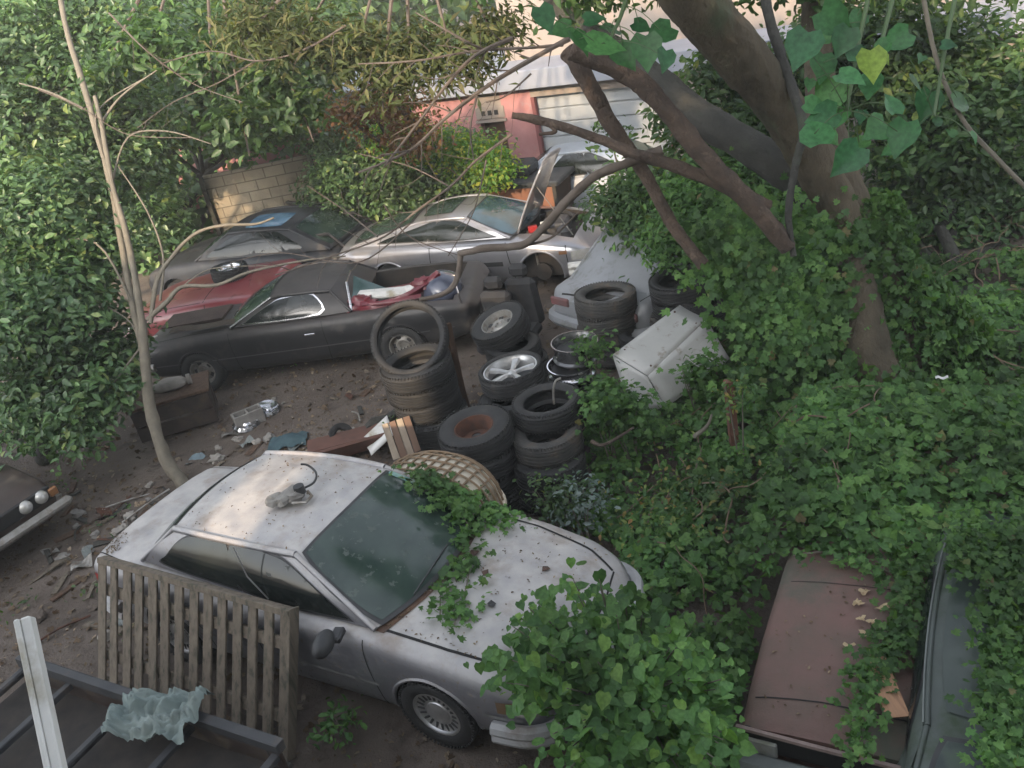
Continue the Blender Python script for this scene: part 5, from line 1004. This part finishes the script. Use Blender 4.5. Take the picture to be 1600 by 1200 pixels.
# ---- big tree
D0 = 9.4
def T(px, py, d=D0): return PD(px, py, d)
tb0 = T(1405, 640, 9.3); tb0.z = 0
root = tree('large_tree', 'large many limbed tree with ivy on its trunk, right of the white sheet box', 'tree', tb0,
 [([tb0, T(1400, 600), T(1385, 500), T(1368, 420), T(1330, 330), T(1300, 240), T(1285, 160, 9.6), T(1275, 40, 9.8), T(1270, -80, 10)], .31, .12),
  ([T(1345, 450, 9.35), T(1318, 350, 9.3), T(1270, 250, 9.0), T(1215, 160, 8.6), T(1150, 80, 8.2), T(1085, 0, 7.8), T(1030, -80, 7.5)], .20, .24),
  ([T(1385, 620, 9.2), T(1355, 560, 9.1), T(1340, 480, 9.1), T(1330, 340, 9.35), T(1305, 260, 9.4), T(1290, 190, 9.6)], .30, .12)], BARK, [], L_IVY, .1)
lm = [([T(1325, 400, 9.4), T(1270, 300, 9.5), T(1180, 235, 9.6), T(1090, 180, 9.8), T(1010, 110, 10), T(920, 50, 10.2), T(850, -20, 10.4)], .22, .11, BARKD, 'limb'),
  ([T(1232, 388, 8.6), T(1180, 325, 8.5), T(1110, 255, 8.4), T(1040, 170, 8.3), T(980, 115, 8.25), T(892, 78, 8.2)], .085, .095, BARKR, 'dead_limb'),
  ([T(1200, 325, 8.7), T(1120, 285, 8.6), T(1040, 255, 8.6), T(985, 238, 8.55), T(930, 215, 8.6), T(850, 190, 8.6), T(800, 180, 8.6)], .07, .035, BARKR, 'dead_limb'),
  ([T(1100, 415, 9.0), T(1050, 350, 9.0), T(1010, 275, 8.9), T(965, 210, 8.8), T(905, 105, 8.6), T(885, 80, 8.6)], .06, .085, BARKR, 'dead_limb'),
  ([T(1035, 235, 8.6), T(980, 255, 8.7), T(930, 275, 8.8), T(885, 315, 9.0), T(845, 360, 9.2), T(815, 383, 9.3), T(760, 388, 9.4), T(718, 396, 9.6)], .05, .035, TWIG, 'dead_limb'),
  ([T(1240, 400, 8.6), T(1232, 330, 8.5), T(1245, 250, 8.4), T(1255, 200, 8.3), T(1235, 130, 8.3), T(1205, 40, 8.3), T(1190, -40, 8.3)], .03, .05, BARKD, 'limb'),
  ([T(720, 396, 9.6), T(712, 440, 9.6), T(690, 460, 9.6), T(655, 468, 9.6)], .035, .02, TWIG, 'dead_limb'),
  ([T(812, 384, 9.3), T(860, 372, 9.3), T(905, 330, 9.3)], .018, .008, TWIG, 'dead_limb'),
  ([T(850, 190, 8.6), T(868, 205, 8.6), T(842, 210, 8.6)], .025, .012, BARKR, 'dead_limb')]
for pts, r0, r1, bk_, nm in lm:
    P_ = smooth_path([p-tb0 for p in pts], 10); n = len(P_); g = MB(); g.tube(P_, [(r0+(r1-r0)*k/(n-1))*(1+.16*noise.noise(P_[k]*3.1)) for k in range(n)], 36 if r0 > .2 else 14, rough=.14 if r0 > .2 else .32); g.build(nm, bk_, root, True, autos=80)
# ivy on the trunk and its root mound
Cs = []; Ns = []
cl_ = [T(1400, 640), T(1385, 540), T(1370, 450), T(1345, 370), T(1320, 310)]
for i in range(9500):
    t = random.random()**1.05; q = t*(len(cl_)-1); a = cl_[min(int(q), 3)].lerp(cl_[min(int(q), 3)+1], q-min(int(q), 3)); ph = random.uniform(0, 2*pi); rr = (.38+.62*(1-t)**1.4)*random.uniform(.75, 1.1)*(1+.25*sin(ph*3+t*9))
    off = Vector((cos(ph)*rr, sin(ph)*rr*.8, 0))
    if off.y < 0 and off.x > .05 and -.02 < off.x < .24 and .15 < t < .8 and random.random() < .6: continue
    Cs.append(a+off-tb0); Ns.append((off.x, off.y, .25))
for i in range(4200):   # heap of vine to the left of the trunk
    p = T(random.gauss(1245, 48), random.gauss(470, 62), 9.0+random.uniform(-.2, .4)); Cs.append(p-tb0); Ns.append((-.3, -1, .5))
for i in range(1300): p = T(random.gauss(1155, 38), random.gauss(400, 38), 9.5+random.uniform(-.3, .3)); Cs.append(p-tb0); Ns.append((-.2, -1, .5))
leaves('ivy', np.array([tuple(v) for v in Cs]), Ns, .085, L_IVY, root, 'lobed', .4, .5)
# canopy spray high up, mostly above the frame, and broad leaves
C, N_ = clumps([np.array(T(px_, py_, d_)-tb0) for px_, py_, d_ in ((1150, -160, 9), (1330, -120, 9), (950, -130, 9.5), (1500, -140, 9), (760, -160, 10))], [1.0, .9, 1.0, .9, 1.0], [160, 140, 160, 140, 160], .16)
C2, N2 = clumps([np.array(Vector(v)-tb0) for v in ((1.34, 5.7, 5.6), (.25, 6.0, 5.7), (2.3, 6.3, 5.5), (.8, 6.2, 5.75), (1.9, 5.6, 5.75), (-.5, 6.3, 5.9))], [.55]*6, [60]*6, .15); C = np.concatenate([C, C2]); N_ = np.concatenate([N_, N2])  # C2: unseen leaf clumps added overhead to keep the sun off the limbs
leaves('crown', C, N_, .13, L_MID, root, 'oval', .5, .3)
def broad(label, spots, d, size, lm_=L_BIG):
    c = PD(spots[0][0], spots[0][1], d); rt_ = thing('broad_leaved_branch', label, 'branch', c); g = MB(); Cs = []; Ns = []
    cx_ = sum(a for a, q_ in spots)/len(spots); cy_ = sum(q_ for a, q_ in spots)/len(spots); mp_ = smooth_path([PD(cx_+40, -60, d+.3)-c, PD(cx_+15, cy_*.4, d+.2)-c, PD(cx_, cy_, d+.1)-c, PD(cx_-5, cy_+30, d)-c], 5); g.tube(mp_, [.016-.010*k/15 for k in range(16)], 6)
    for (a, b_) in spots:
        p = PD(a, b_, d+random.uniform(-.25, .35)); nr = min(mp_, key=lambda v: (v-(p-c)-Vector((0, 0, .08))).length); g.tube(smooth_path([nr, nr.lerp(p-c, .5)+Vector((0, 0, .03)), p-c+Vector((0, .02, .0))], 3), .003, 4); Cs.append(np.array(p-c)); v = Vector((random.gauss(0, .25), -.75, .6)); Ns.append(tuple(v))
    g.build('stem', mat('green_petiole', (.06, .10, .04), rough=.7), rt_, True); leaves('foliage', Cs, Ns, size, lm_, rt_, 'heart', .18, .9); return rt_
broad('cluster of broad heart shaped leaves hanging right of the thick trunk', [(1285, 100), (1300, 145), (1270, 165), (1325, 120), (1345, 180), (1300, 215), (1372, 200), (1328, 245), (1395, 165), (1360, 130), (1410, 210), (1265, 130), (1340, 85), (1430, 130), (1290, 180), (1390, 235), (1378, 75), (1320, 60), (1255, 70), (1300, 30), (1340, 30), (1275, 210), (1310, 180), (1345, 225), (1290, 60)], 4.9, .15)
broad('few broad leaves at the right, below a pale bare twig', [(1432, 205), (1488, 208), (1465, 190), (1520, 212), (1450, 160), (1500, 160), (1440, 90), (1480, 70), (1405, 60)], 5.2, .13)
broad('broad dark leaves hanging at the top above the dead limb', [(905, 62), (940, 70), (975, 85), (1010, 75), (1040, 90), (880, 45), (955, 45), (1000, 40), (1035, 50), (925, 30), (850, 25)], 5.0, .15)
broad('bright yellow green broad leaf with sunlight painted in at the top right', [(1378, 88), (1362, 96)], 4.9, .13, leafmat('painted_sunlit_leaf', [(0, (.12, .20, .04)), (1, (.18, .25, .05))], .5))  # sunlight on this leaf is painted into its colour
g = MB(); P_ = smooth_path([PD(1440, -20, 5.4), PD(1462, 90, 5.4), PD(1500, 180, 5.4), PD(1550, 240, 5.4), PD(1640, 330, 5.4)], 5); o_ = P_[0]; g.tube([p-o_ for p in P_], .014, 7, rough=.3); o = g.build('bare_twig', BARKL, None, True); o.location = o_; tag(o, 'pale bare twig arching down at the top right', 'twig')

# ---- sapling on the left
sb = G(287, 757, 0); dS = projN(np.array([tuple(sb)]))[2][0]
def S(px, py, d=0): return PD(px, py, dS+d)
root = thing('bare_sapling', 'slender pale sapling with bare crossing stems on the left', 'tree', sb)
for nm, pts, r0, r1 in (('trunk', [sb, S(258, 715), S(235, 640), S(226, 560), S(222, 500)], .085, .055), ('stem', [S(226, 560), S(200, 440, .05), S(180, 320, .1), S(158, 230, .1), S(130, 130, .1), S(105, 50, .1), S(90, -30, .1)], .045, .034),
    ('stem', [S(224, 520), S(212, 440, -.1), S(196, 360, -.1), S(175, 285, -.1), S(160, 200, -.1), S(148, 150, -.1)], .048, .025), ('branch', [S(235, 505), S(245, 440), S(270, 400), S(305, 365), S(350, 352), S(400, 350), S(428, 340)], .032, .012),
    ('branch', [S(230, 500), S(262, 470), S(285, 448), S(340, 445), S(390, 425), S(470, 408), S(540, 400)], .034, .010), ('branch', [S(222, 540), S(195, 575), S(170, 610)], .016, .007), ('branch', [S(196, 360), S(185, 330), S(180, 300), S(150, 200, -.1), S(165, 160), S(230, 120)], .018, .008),
    ('branch', [S(160, 190), S(190, 150), S(245, 110)], .02, .008), ('branch', [S(205, 470), S(150, 380), S(60, 380)], .018, .009), ('branch', [S(175, 285), S(200, 215), S(260, 205), S(330, 225)], .016, .006), ('branch', [S(130, 170), S(80, 145), S(30, 130)], .018, .009),
    ('branch', [S(250, 470), S(255, 400), S(230, 330), S(185, 260)], .018, .008), ('branch', [S(222, 560), S(205, 505), S(150, 470)], .014, .006), ('branch', [S(285, 448), S(330, 420), S(420, 415)], .01, .005)):
    P_ = smooth_path([p-sb for p in pts], 5); n = len(P_); g = MB(); g.tube(P_, [r0+(r1-r0)*k/(n-1) for k in range(n)], 10 if nm == 'trunk' else 7, rough=.35); g.build(nm, BARKL, root, True, autos=80)

# ---- trees and bushes behind; crowns placed as real volumes
def T3(px, py, d): return tuple(PD(px, py, d))
def btree(name, label, cat, d, blobs, lm_, ls, bx, group=None, tpl='oval', droop=.35, bark=BARKD, spread=.16, tr=.12, stand=None):
    crown = [(T3(a, b_, d+dd), (r, r, r*.8), n) for a, b_, r, n, dd in blobs]; base = G(bx[0], bx[1], 0) if stand is None else Vector(stand); c0_ = Vector(crown[0][0]); limbs = [([base, base.lerp(c0_, .5)+Vector((.15, 0, .2)), c0_], tr, tr*.5)]
    for c_, r, n in crown[1:6]: limbs.append(([base.lerp(c0_, .55), base.lerp(Vector(c_), .8), Vector(c_)], tr*.45, tr*.15))
    return tree(name, label, cat, base, limbs, bark, crown, lm_, ls, tpl, group, .5, droop, spread)
btree('leafy_bush', 'dark drooping bush filling the left edge behind the sapling', 'bush', 11.2, [(70, 480, .8, 290, 0), (120, 600, .75, 240, .2), (60, 620, .7, 200, 0), (120, 390, .7, 190, .5), (60, 330, .9, 280, .3), (175, 520, .45, 50, .6), (30, 520, .8, 130, 0), (120, 660, .45, 70, 0), (-40, 420, 1.1, 160, 0)], L_DARK, .105, (70, 720))
btree('leafy_tree', 'dark leafy tree in the upper left corner behind the bare sapling', 'tree', 12.8, [(60, 200, 1.0, 280, 0), (160, 260, .85, 220, .2), (40, 80, 1.1, 270, .3), (200, 180, .7, 120, .5), (-40, 130, 1.2, 200, 0), (140, 110, .9, 190, .4), (90, 310, .7, 120, 0), (180, 20, 1.0, 130, .4), (60, -60, 1.2, 120, .4)], L_DARK, .105, (-30, 560))
btree('green_tree', 'mid green tree with layered leaf sprays over the tan fence', 'tree', 16.0, [(380, 160, 1.15, 250, 0), (450, 110, 1.0, 200, .3), (320, 100, 1.1, 200, .3), (265, 180, .8, 100, .5), (440, 165, .75, 110, 0), (260, 60, 1.1, 160, .8), (400, 40, 1.2, 170, .5), (215, 250, .7, 70, .8), (500, 60, 1.0, 130, .5)], L_MID, .15, (262, 380))
btree('dark_undergrowth', 'dark evergreen shrub mass above the tan fence panels', 'shrub', 18.0, [(340, 205, .5, 60, 1), (500, 215, .5, 80, .4), (230, 330, 1.0, 130, 0), (540, 300, .8, 130, -.6)], L_DARK, .13, (310, 390))
btree('hedge', 'tall dark hedge behind the silver sports car, twigs in front', 'hedge', 16.6, [(560, 240, .75, 170, .4), (620, 245, .75, 180, .2), (690, 250, .75, 190, 0), (740, 260, .6, 130, -.1), (530, 290, .7, 130, .4), (600, 300, .6, 120, .2), (660, 285, .6, 90, .1)], L_DARK, .11, (560, 370))
btree('arching_shrub', 'bright arching shrub end of the hedge beside the pink wall', 'shrub', 15.6, [(755, 248, .36, 90, 0), (770, 270, .32, 60, 0), (720, 238, .36, 80, 0), (680, 228, .4, 70, .3), (620, 210, .5, 80, .5)], L_LIT, .085, (770, 350), droop=.9)
def bough(name, label, top, blobs, d, lm_, ls, tpl, spread, droop):
    o_ = PD(top[0], top[1], d); rt_ = thing(name, label, 'branch', o_)
    for a, b_, r, n, dd in blobs:
        p = PD(a, b_, d+dd)-o_; P_ = smooth_path([Vector((0, 0, 0)), p*.5+Vector((0, 0, .15)), p, p*1.12-Vector((0, 0, .1))], 5); g = MB(); g.tube(P_, [.035-.028*k/15 for k in range(16)], 6, rough=.3); g.build('branch', TWIG, rt_, True)
    C, N_ = clumps([np.array(PD(a, b_, d+dd)-o_) for a, b_, r, n, dd in blobs], [(r, r, r*.7) for a, b_, r, n, dd in blobs], [n for a, b_, r, n, dd in blobs], spread, .2)
    leaves('foliage', C, N_, ls, lm_, rt_, tpl, .5, droop); return rt_
bough('cedar_bough', 'olive needled boughs hanging across the top centre, over the garage roof', (640, -150), [(470, 60, .45, 60, 0), (560, 75, .5, 70, .2), (640, 85, .5, 70, .1), (710, 100, .45, 50, 0), (600, 130, .4, 30, .2), (770, 50, .45, 50, 0), (400, 40, .5, 60, .2)], 11.0, L_OLIVE, .15, 'slim', .17, .6)
bough('leafy_bough', 'green leaf sprays hanging at the top left behind the thin bare branches', (330, -160), [(240, 60, .5, 40, 0), (330, 90, .55, 45, .2), (420, 130, .5, 40, .1), (470, 170, .4, 26, 0), (160, 120, .5, 35, .3), (380, 190, .45, 25, 0)], 11.6, L_MID, .13, 'oval', .15, .7)
btree('withered_shrub', 'withered reddish shrub of bare twigs in front of the long pink wall', 'shrub', 14.4, [(610, 140, .6, 45, 0), (640, 170, .4, 25, 0), (590, 190, .5, 30, .2), (640, 215, .4, 45, 0), (540, 170, .4, 35, .2)], LITTERR, .085, (700, 345), droop=.5)
btree('young_tree', 'bright young tree in front of the garage door', 'tree', 12.3, [(1000, 285, .36, 60, 0), (1010, 330, .45, 100, 0), (955, 215, .2, 10, 0), (1050, 290, .45, 90, .2), (1030, 360, .4, 70, -.2), (960, 320, .35, 60, .2)], L_MID, .095, (1010, 430), bark=BARKL, tr=.05)
btree('young_tree', 'smaller leafy bush left of the large trunk over the far tyres', 'bush', 10.9, [(1060, 370, .4, 110, 0), (1120, 330, .5, 130, .2), (1160, 300, .4, 80, .4), (1090, 300, .45, 90, .4), (1190, 350, .4, 80, .2)], L_IVY, .085, (1100, 460), bark=BARKL, tr=.05, tpl='oval')
btree('leafy_tree', 'green tree seen between the two thick limbs', 'tree', 12.0, [(1120, 220, .7, 120, 0), (1190, 270, .6, 110, 0), (1170, 190, .5, 70, .2), (1160, 110, .45, 60, 0), (1100, 130, .4, 40, 0), (1215, 190, .45, 60, 0), (1240, 330, .6, 100, 0), (1060, 180, .4, 30, .5)], L_MID, .12, (1170, 400))
btree('leafy_tree', 'dark leafy tree mass behind the ivy trunk at the right', 'tree', 12.6, [(1450, 330, .85, 210, 0), (1520, 400, .8, 190, 0), (1500, 280, .8, 170, .4), (1430, 420, .7, 140, .2), (1400, 310, .5, 90, .5), (1590, 330, 1.0, 170, 0), (1480, 460, .6, 100, 0), (1580, 470, .7, 110, 0), (1640, 230, .9, 120, 0)], L_DARK, .12, (1500, 560))
btree('leafy_tree', 'green tree with bright gaps in the top right corner', 'tree', 11.6, [(1440, 130, .62, 70, 0), (1520, 190, .6, 75, 0), (1385, 220, .55, 70, .2), (1540, 80, .65, 60, .1), (1340, 120, .5, 45, .3), (1440, 30, .7, 70, .2), (1600, 140, .7, 90, 0), (1300, 60, .6, 70, .3), (1360, 60, .6, 80, 0), (1480, 80, .6, 80, .3), (1250, 100, .45, 50, .2), (1400, 140, .5, 60, 0), (1480, 240, .5, 70, 0)], L_MID, .12, (1480, 420))
btree('leafy_shrub', 'bluish leafed shrub right of the ivy covered trunk', 'shrub', 10.2, [(1500, 590, .45, 150, 0), (1545, 640, .5, 150, 0), (1465, 540, .35, 70, .2), (1600, 600, .6, 150, 0)], L_IVY, .10, (1520, 700), tr=.03)
# bare twigs crossing the middle
def twigs(label, starts, depth, name='dead_branch'):
    rt_ = thing(name, label, 'branch', PD(starts[0][0][0][0], starts[0][0][0][1], depth)); b_ = rt_.location
    for pts, r in starts:
        P_ = smooth_path([PD(a, c, depth+random.uniform(-.15, .15))-b_ for a, c in pts], 6); n = len(P_); g = MB(); r = r*(.62 if depth > 10.7 else .8); g.tube(P_, [r*(1-.6*k/n) for k in range(n)], 6, rough=.3); 
        for k in range(2, n-1, 2):
            d_ = (P_[k+1]-P_[k]).normalized(); v = Vector((random.gauss(0, 1), random.gauss(0, .6), random.gauss(0, 1))); v = (v-d_*v.dot(d_)).normalized()*.8+d_*.7; L = random.uniform(.15, .5); s0 = P_[k]
            g.tube(smooth_path([s0, s0+v*L*.5+Vector((0, 0, random.gauss(0, .04))), s0+v*L], 3), [r*.35, r*.33, r*.3, r*.25, r*.2, r*.16, r*.1], 4)
        g.build('branch', TWIG, rt_, True)
    return rt_
twigs('dead branch with many twigs reaching down left across the garage eave', [([(890, 60), (800, 110), (740, 150), (690, 190), (640, 235), (560, 270)], .035), ([(800, 60), (745, 85), (700, 130), (655, 190), (600, 260)], .03), ([(880, 70), (820, 75), (740, 80), (650, 95), (560, 100)], .022), ([(760, 80), (720, 60), (650, 20)], .02), ([(745, 150), (735, 200), (740, 250)], .016), ([(830, 115), (790, 150), (760, 160)], .014)], 8.8)
twigs('bare grey brush tangled over the silver sports car roof', [([(800, 210), (745, 250), (705, 290), (650, 330), (600, 370), (520, 400), (430, 430)], .024), ([(760, 250), (740, 330), (700, 400)], .014), ([(700, 290), (640, 260), (560, 240)], .014), ([(590, 370), (540, 330), (480, 290)], .014), ([(640, 350), (560, 410), (440, 395), (360, 410)], .014), ([(600, 320), (640, 370), (720, 400)], .012)], 10.6)
twigs('thin bare branches hanging in the top left foliage', [([(540, 40), (470, 80), (400, 95), (330, 80), (250, 100)], .022), ([(170, 20), (230, 80), (300, 130), (380, 160)], .018), ([(60, 140), (130, 170), (200, 210), (300, 215)], .016), ([(400, 95), (340, 130), (270, 160), (215, 200)], .014)], 10.8)
# far wood and filler undergrowth
Nf = 52000; X = rng.uniform(-34, 34, Nf); Y = rng.uniform(26, 40, Nf); Z = rng.uniform(0, 1, Nf)**.8*(9+3*np.sin(X*.35)+2*np.sin(X*1.1+1)); kk = ~((X > 1.5) & (Y < 33)) ; C = np.stack([X, Y, Z], 1)[kk]
tag(leaves('far_wood', C, np.tile([0, -.6, .8], (len(C), 1)), .55, L_MID, None, 'oval', .6, .3), kind='stuff')
Nf = 16000; X = rng.uniform(-20, -3.5, Nf); Y = rng.uniform(19, 25, Nf); Z = rng.uniform(0, 1, Nf)*(3.2+np.sin(X)); C = np.stack([X, Y, Z], 1)
tag(leaves('undergrowth', C, np.tile([0, -.6, .8], (len(C), 1)), .28, L_DARK, None, 'oval', .6, .3), kind='stuff')
# leaf litter on the dirt
Nl = 20000; X = rng.uniform(-9, 1, Nl); Y = rng.uniform(3, 15, Nl); P = np.stack([X, Y], 1); kk = rng.uniform(0, 1, Nl) < np.clip(.45+1.6*vn(P, .8, 4), .05, 1); X = X[kk]; Y = Y[kk]
Z = np.array([gz(a, c) for a, c in zip(X, Y)])+.012
tag(leaves('leaf_litter', np.stack([X, Y, Z], 1), np.tile([0, 0, 1], (len(X), 1)), .034, LITTER, None, 'oval', .35, 0), kind='stuff')
# dead leaves gathered on the sedan (trunk and cowl)
Cs = []
for i in range(160): Cs.append(tuple(W_ @ sedan.top(random.gauss(-2.2, .06), random.gauss(-.62, .07), .012)))
for i in range(130): y_ = random.uniform(-.72, .72); Cs.append(tuple(W_ @ sedan.top(1.05+.15*(1-(y_/.78)**2)+random.gauss(0, .02), y_, .012)))
for i in range(170): Cs.append(tuple(W_ @ (sedan.fn['roof'](random.uniform(-.95, .95), random.random())+Vector((0, 0, .012)))))
for i in range(60): Cs.append(tuple(W_ @ sedan.top(1.2+random.random(), random.choice((-1, 1))*random.gauss(.70, .02), .008)))
for i in range(150): Cs.append(tuple(W_ @ sedan.top(random.uniform(1.2, 2.2), random.uniform(-.7, .7), .008)))
tag(leaves('dead_leaves', Cs, np.tile([0, 0, 1], (len(Cs), 1)), .019, LITTER, None, 'oval', .35, 0), kind='stuff')


ru = MB()
for i in range(110):
    x_, y_ = random.uniform(1.0, 7.5), random.uniform(5.6, 11.5); a_ = random.uniform(0, 6.3); P_ = []
    for k_ in range(7):
        h_ = float(mound(np.array([x_]), np.array([y_]), ivyh(np.array([x_]), np.array([y_])))[0])+.14*noise.noise(Vector((x_*.9, y_*.9, 0)))+.10*noise.noise(Vector((x_*2.6+5, y_*2.6, 0))); P_.append(Vector((x_, y_, h_+.02+random.uniform(-.03, .05)))); a_ += random.uniform(-.6, .6); x_ += cos(a_)*.16; y_ += sin(a_)*.16
    ru.tube(smooth_path(P_, 3), random.uniform(.004, .009), 5)
tag(ru.build('vine_runners', mat('tan_vine_stem', (.17, .12, .08), (.1, .07, .045), 6, .9)), kind='stuff')
Nl = 3200; X = rng.uniform(-9, 1, Nl); Y = rng.uniform(3, 14, Nl); Z = np.array([gz(a, d) for a, d in zip(X, Y)])+.02
tag(leaves('loose_leaf_litter', np.stack([X, Y, Z], 1), np.tile([0, 0, 1], (Nl, 1)), .062, LITTER, None, 'lobed', .45, 0), kind='stuff')
Nw = 500; cx_ = rng.uniform(-8, 0, 26); cy_ = rng.uniform(4, 13, 26); ii = rng.integers(0, 26, Nw); X = cx_[ii]+rng.normal(0, .13, Nw); Y = cy_[ii]+rng.normal(0, .13, Nw); Z = np.array([gz(a, d) for a, d in zip(X, Y)])+rng.uniform(.02, .12, Nw)
tag(leaves('low_weeds', np.stack([X, Y, Z], 1), np.tile([0, 0, 1], (Nw, 1)), .06, L_MID, None, 'oval', .5, -.2), kind='stuff')
Cs = [tuple(mw(mar) @ mar.top(random.uniform(.2, 2.2), random.uniform(-.7, .7), .008)) for i in range(260)]
tag(leaves('hood_litter', Cs, np.tile([0, 0, 1], (len(Cs), 1)), .024, LITTER, None, 'oval', .3, 0), kind='stuff')

# ---- unseen house at the viewpoint, added to shade the near yard
hs = thing('added_shade_house', 'unseen tall pale clapboard house added behind the viewpoint to shade the near yard', 'house', (0, -.45, 0)); CLAP = mat('pale_clapboard', (.45, .44, .4), (.38, .37, .34), 3, .8)
HH = 8.2
def hw(x0, x1, z0, z1, t=.2, y=0): q = MB(); q.box(((x0+x1)/2, y-t/2, (z0+z1)/2), (x1-x0, t, z1-z0)); return q.build('wall', CLAP, hs)
hw(-5.45, -.9, 0, HH); hw(.9, 15, 0, HH); hw(-.9, .9, 0, 4.6); hw(-.9, .9, 6.6, HH); hw(-15, -6.15, 0, HH); hw(-6.15, -5.45, 0, 4.6); hw(-1.7, 1.7, 4.2, 7.0, .05, -.6)  # slot above the low left wall is shaped to throw one sun streak
q = MB(); q.box((4.85, -.9, HH+.1), (20.6, 2.2, .2)); q.build('roof', GREYM, hs); q = MB(); q.box((-11.2, -.9, HH+.1), (10, 2.2, .2)); q.build('roof', GREYM, hs)

# ---- thin volume added to imitate the milky veil of the window screen
hz = MB(); hz.box((0, 18, 5.2), (70, 52, 14.4)); hm = bpy.data.materials.new('veil_volume'); hm.use_nodes = True; _n = hm.node_tree; _n.nodes.remove(_n.nodes['Principled BSDF'])
pv = _n.nodes.new('ShaderNodeVolumePrincipled'); pv.inputs['Color'].default_value = (.93, .95, .93, 1); pv.inputs['Density'].default_value = .0024; _n.links.new(pv.outputs[0], _n.nodes['Material Output'].inputs['Volume'])
tag(hz.build('screen_veil', hm), kind='stuff')
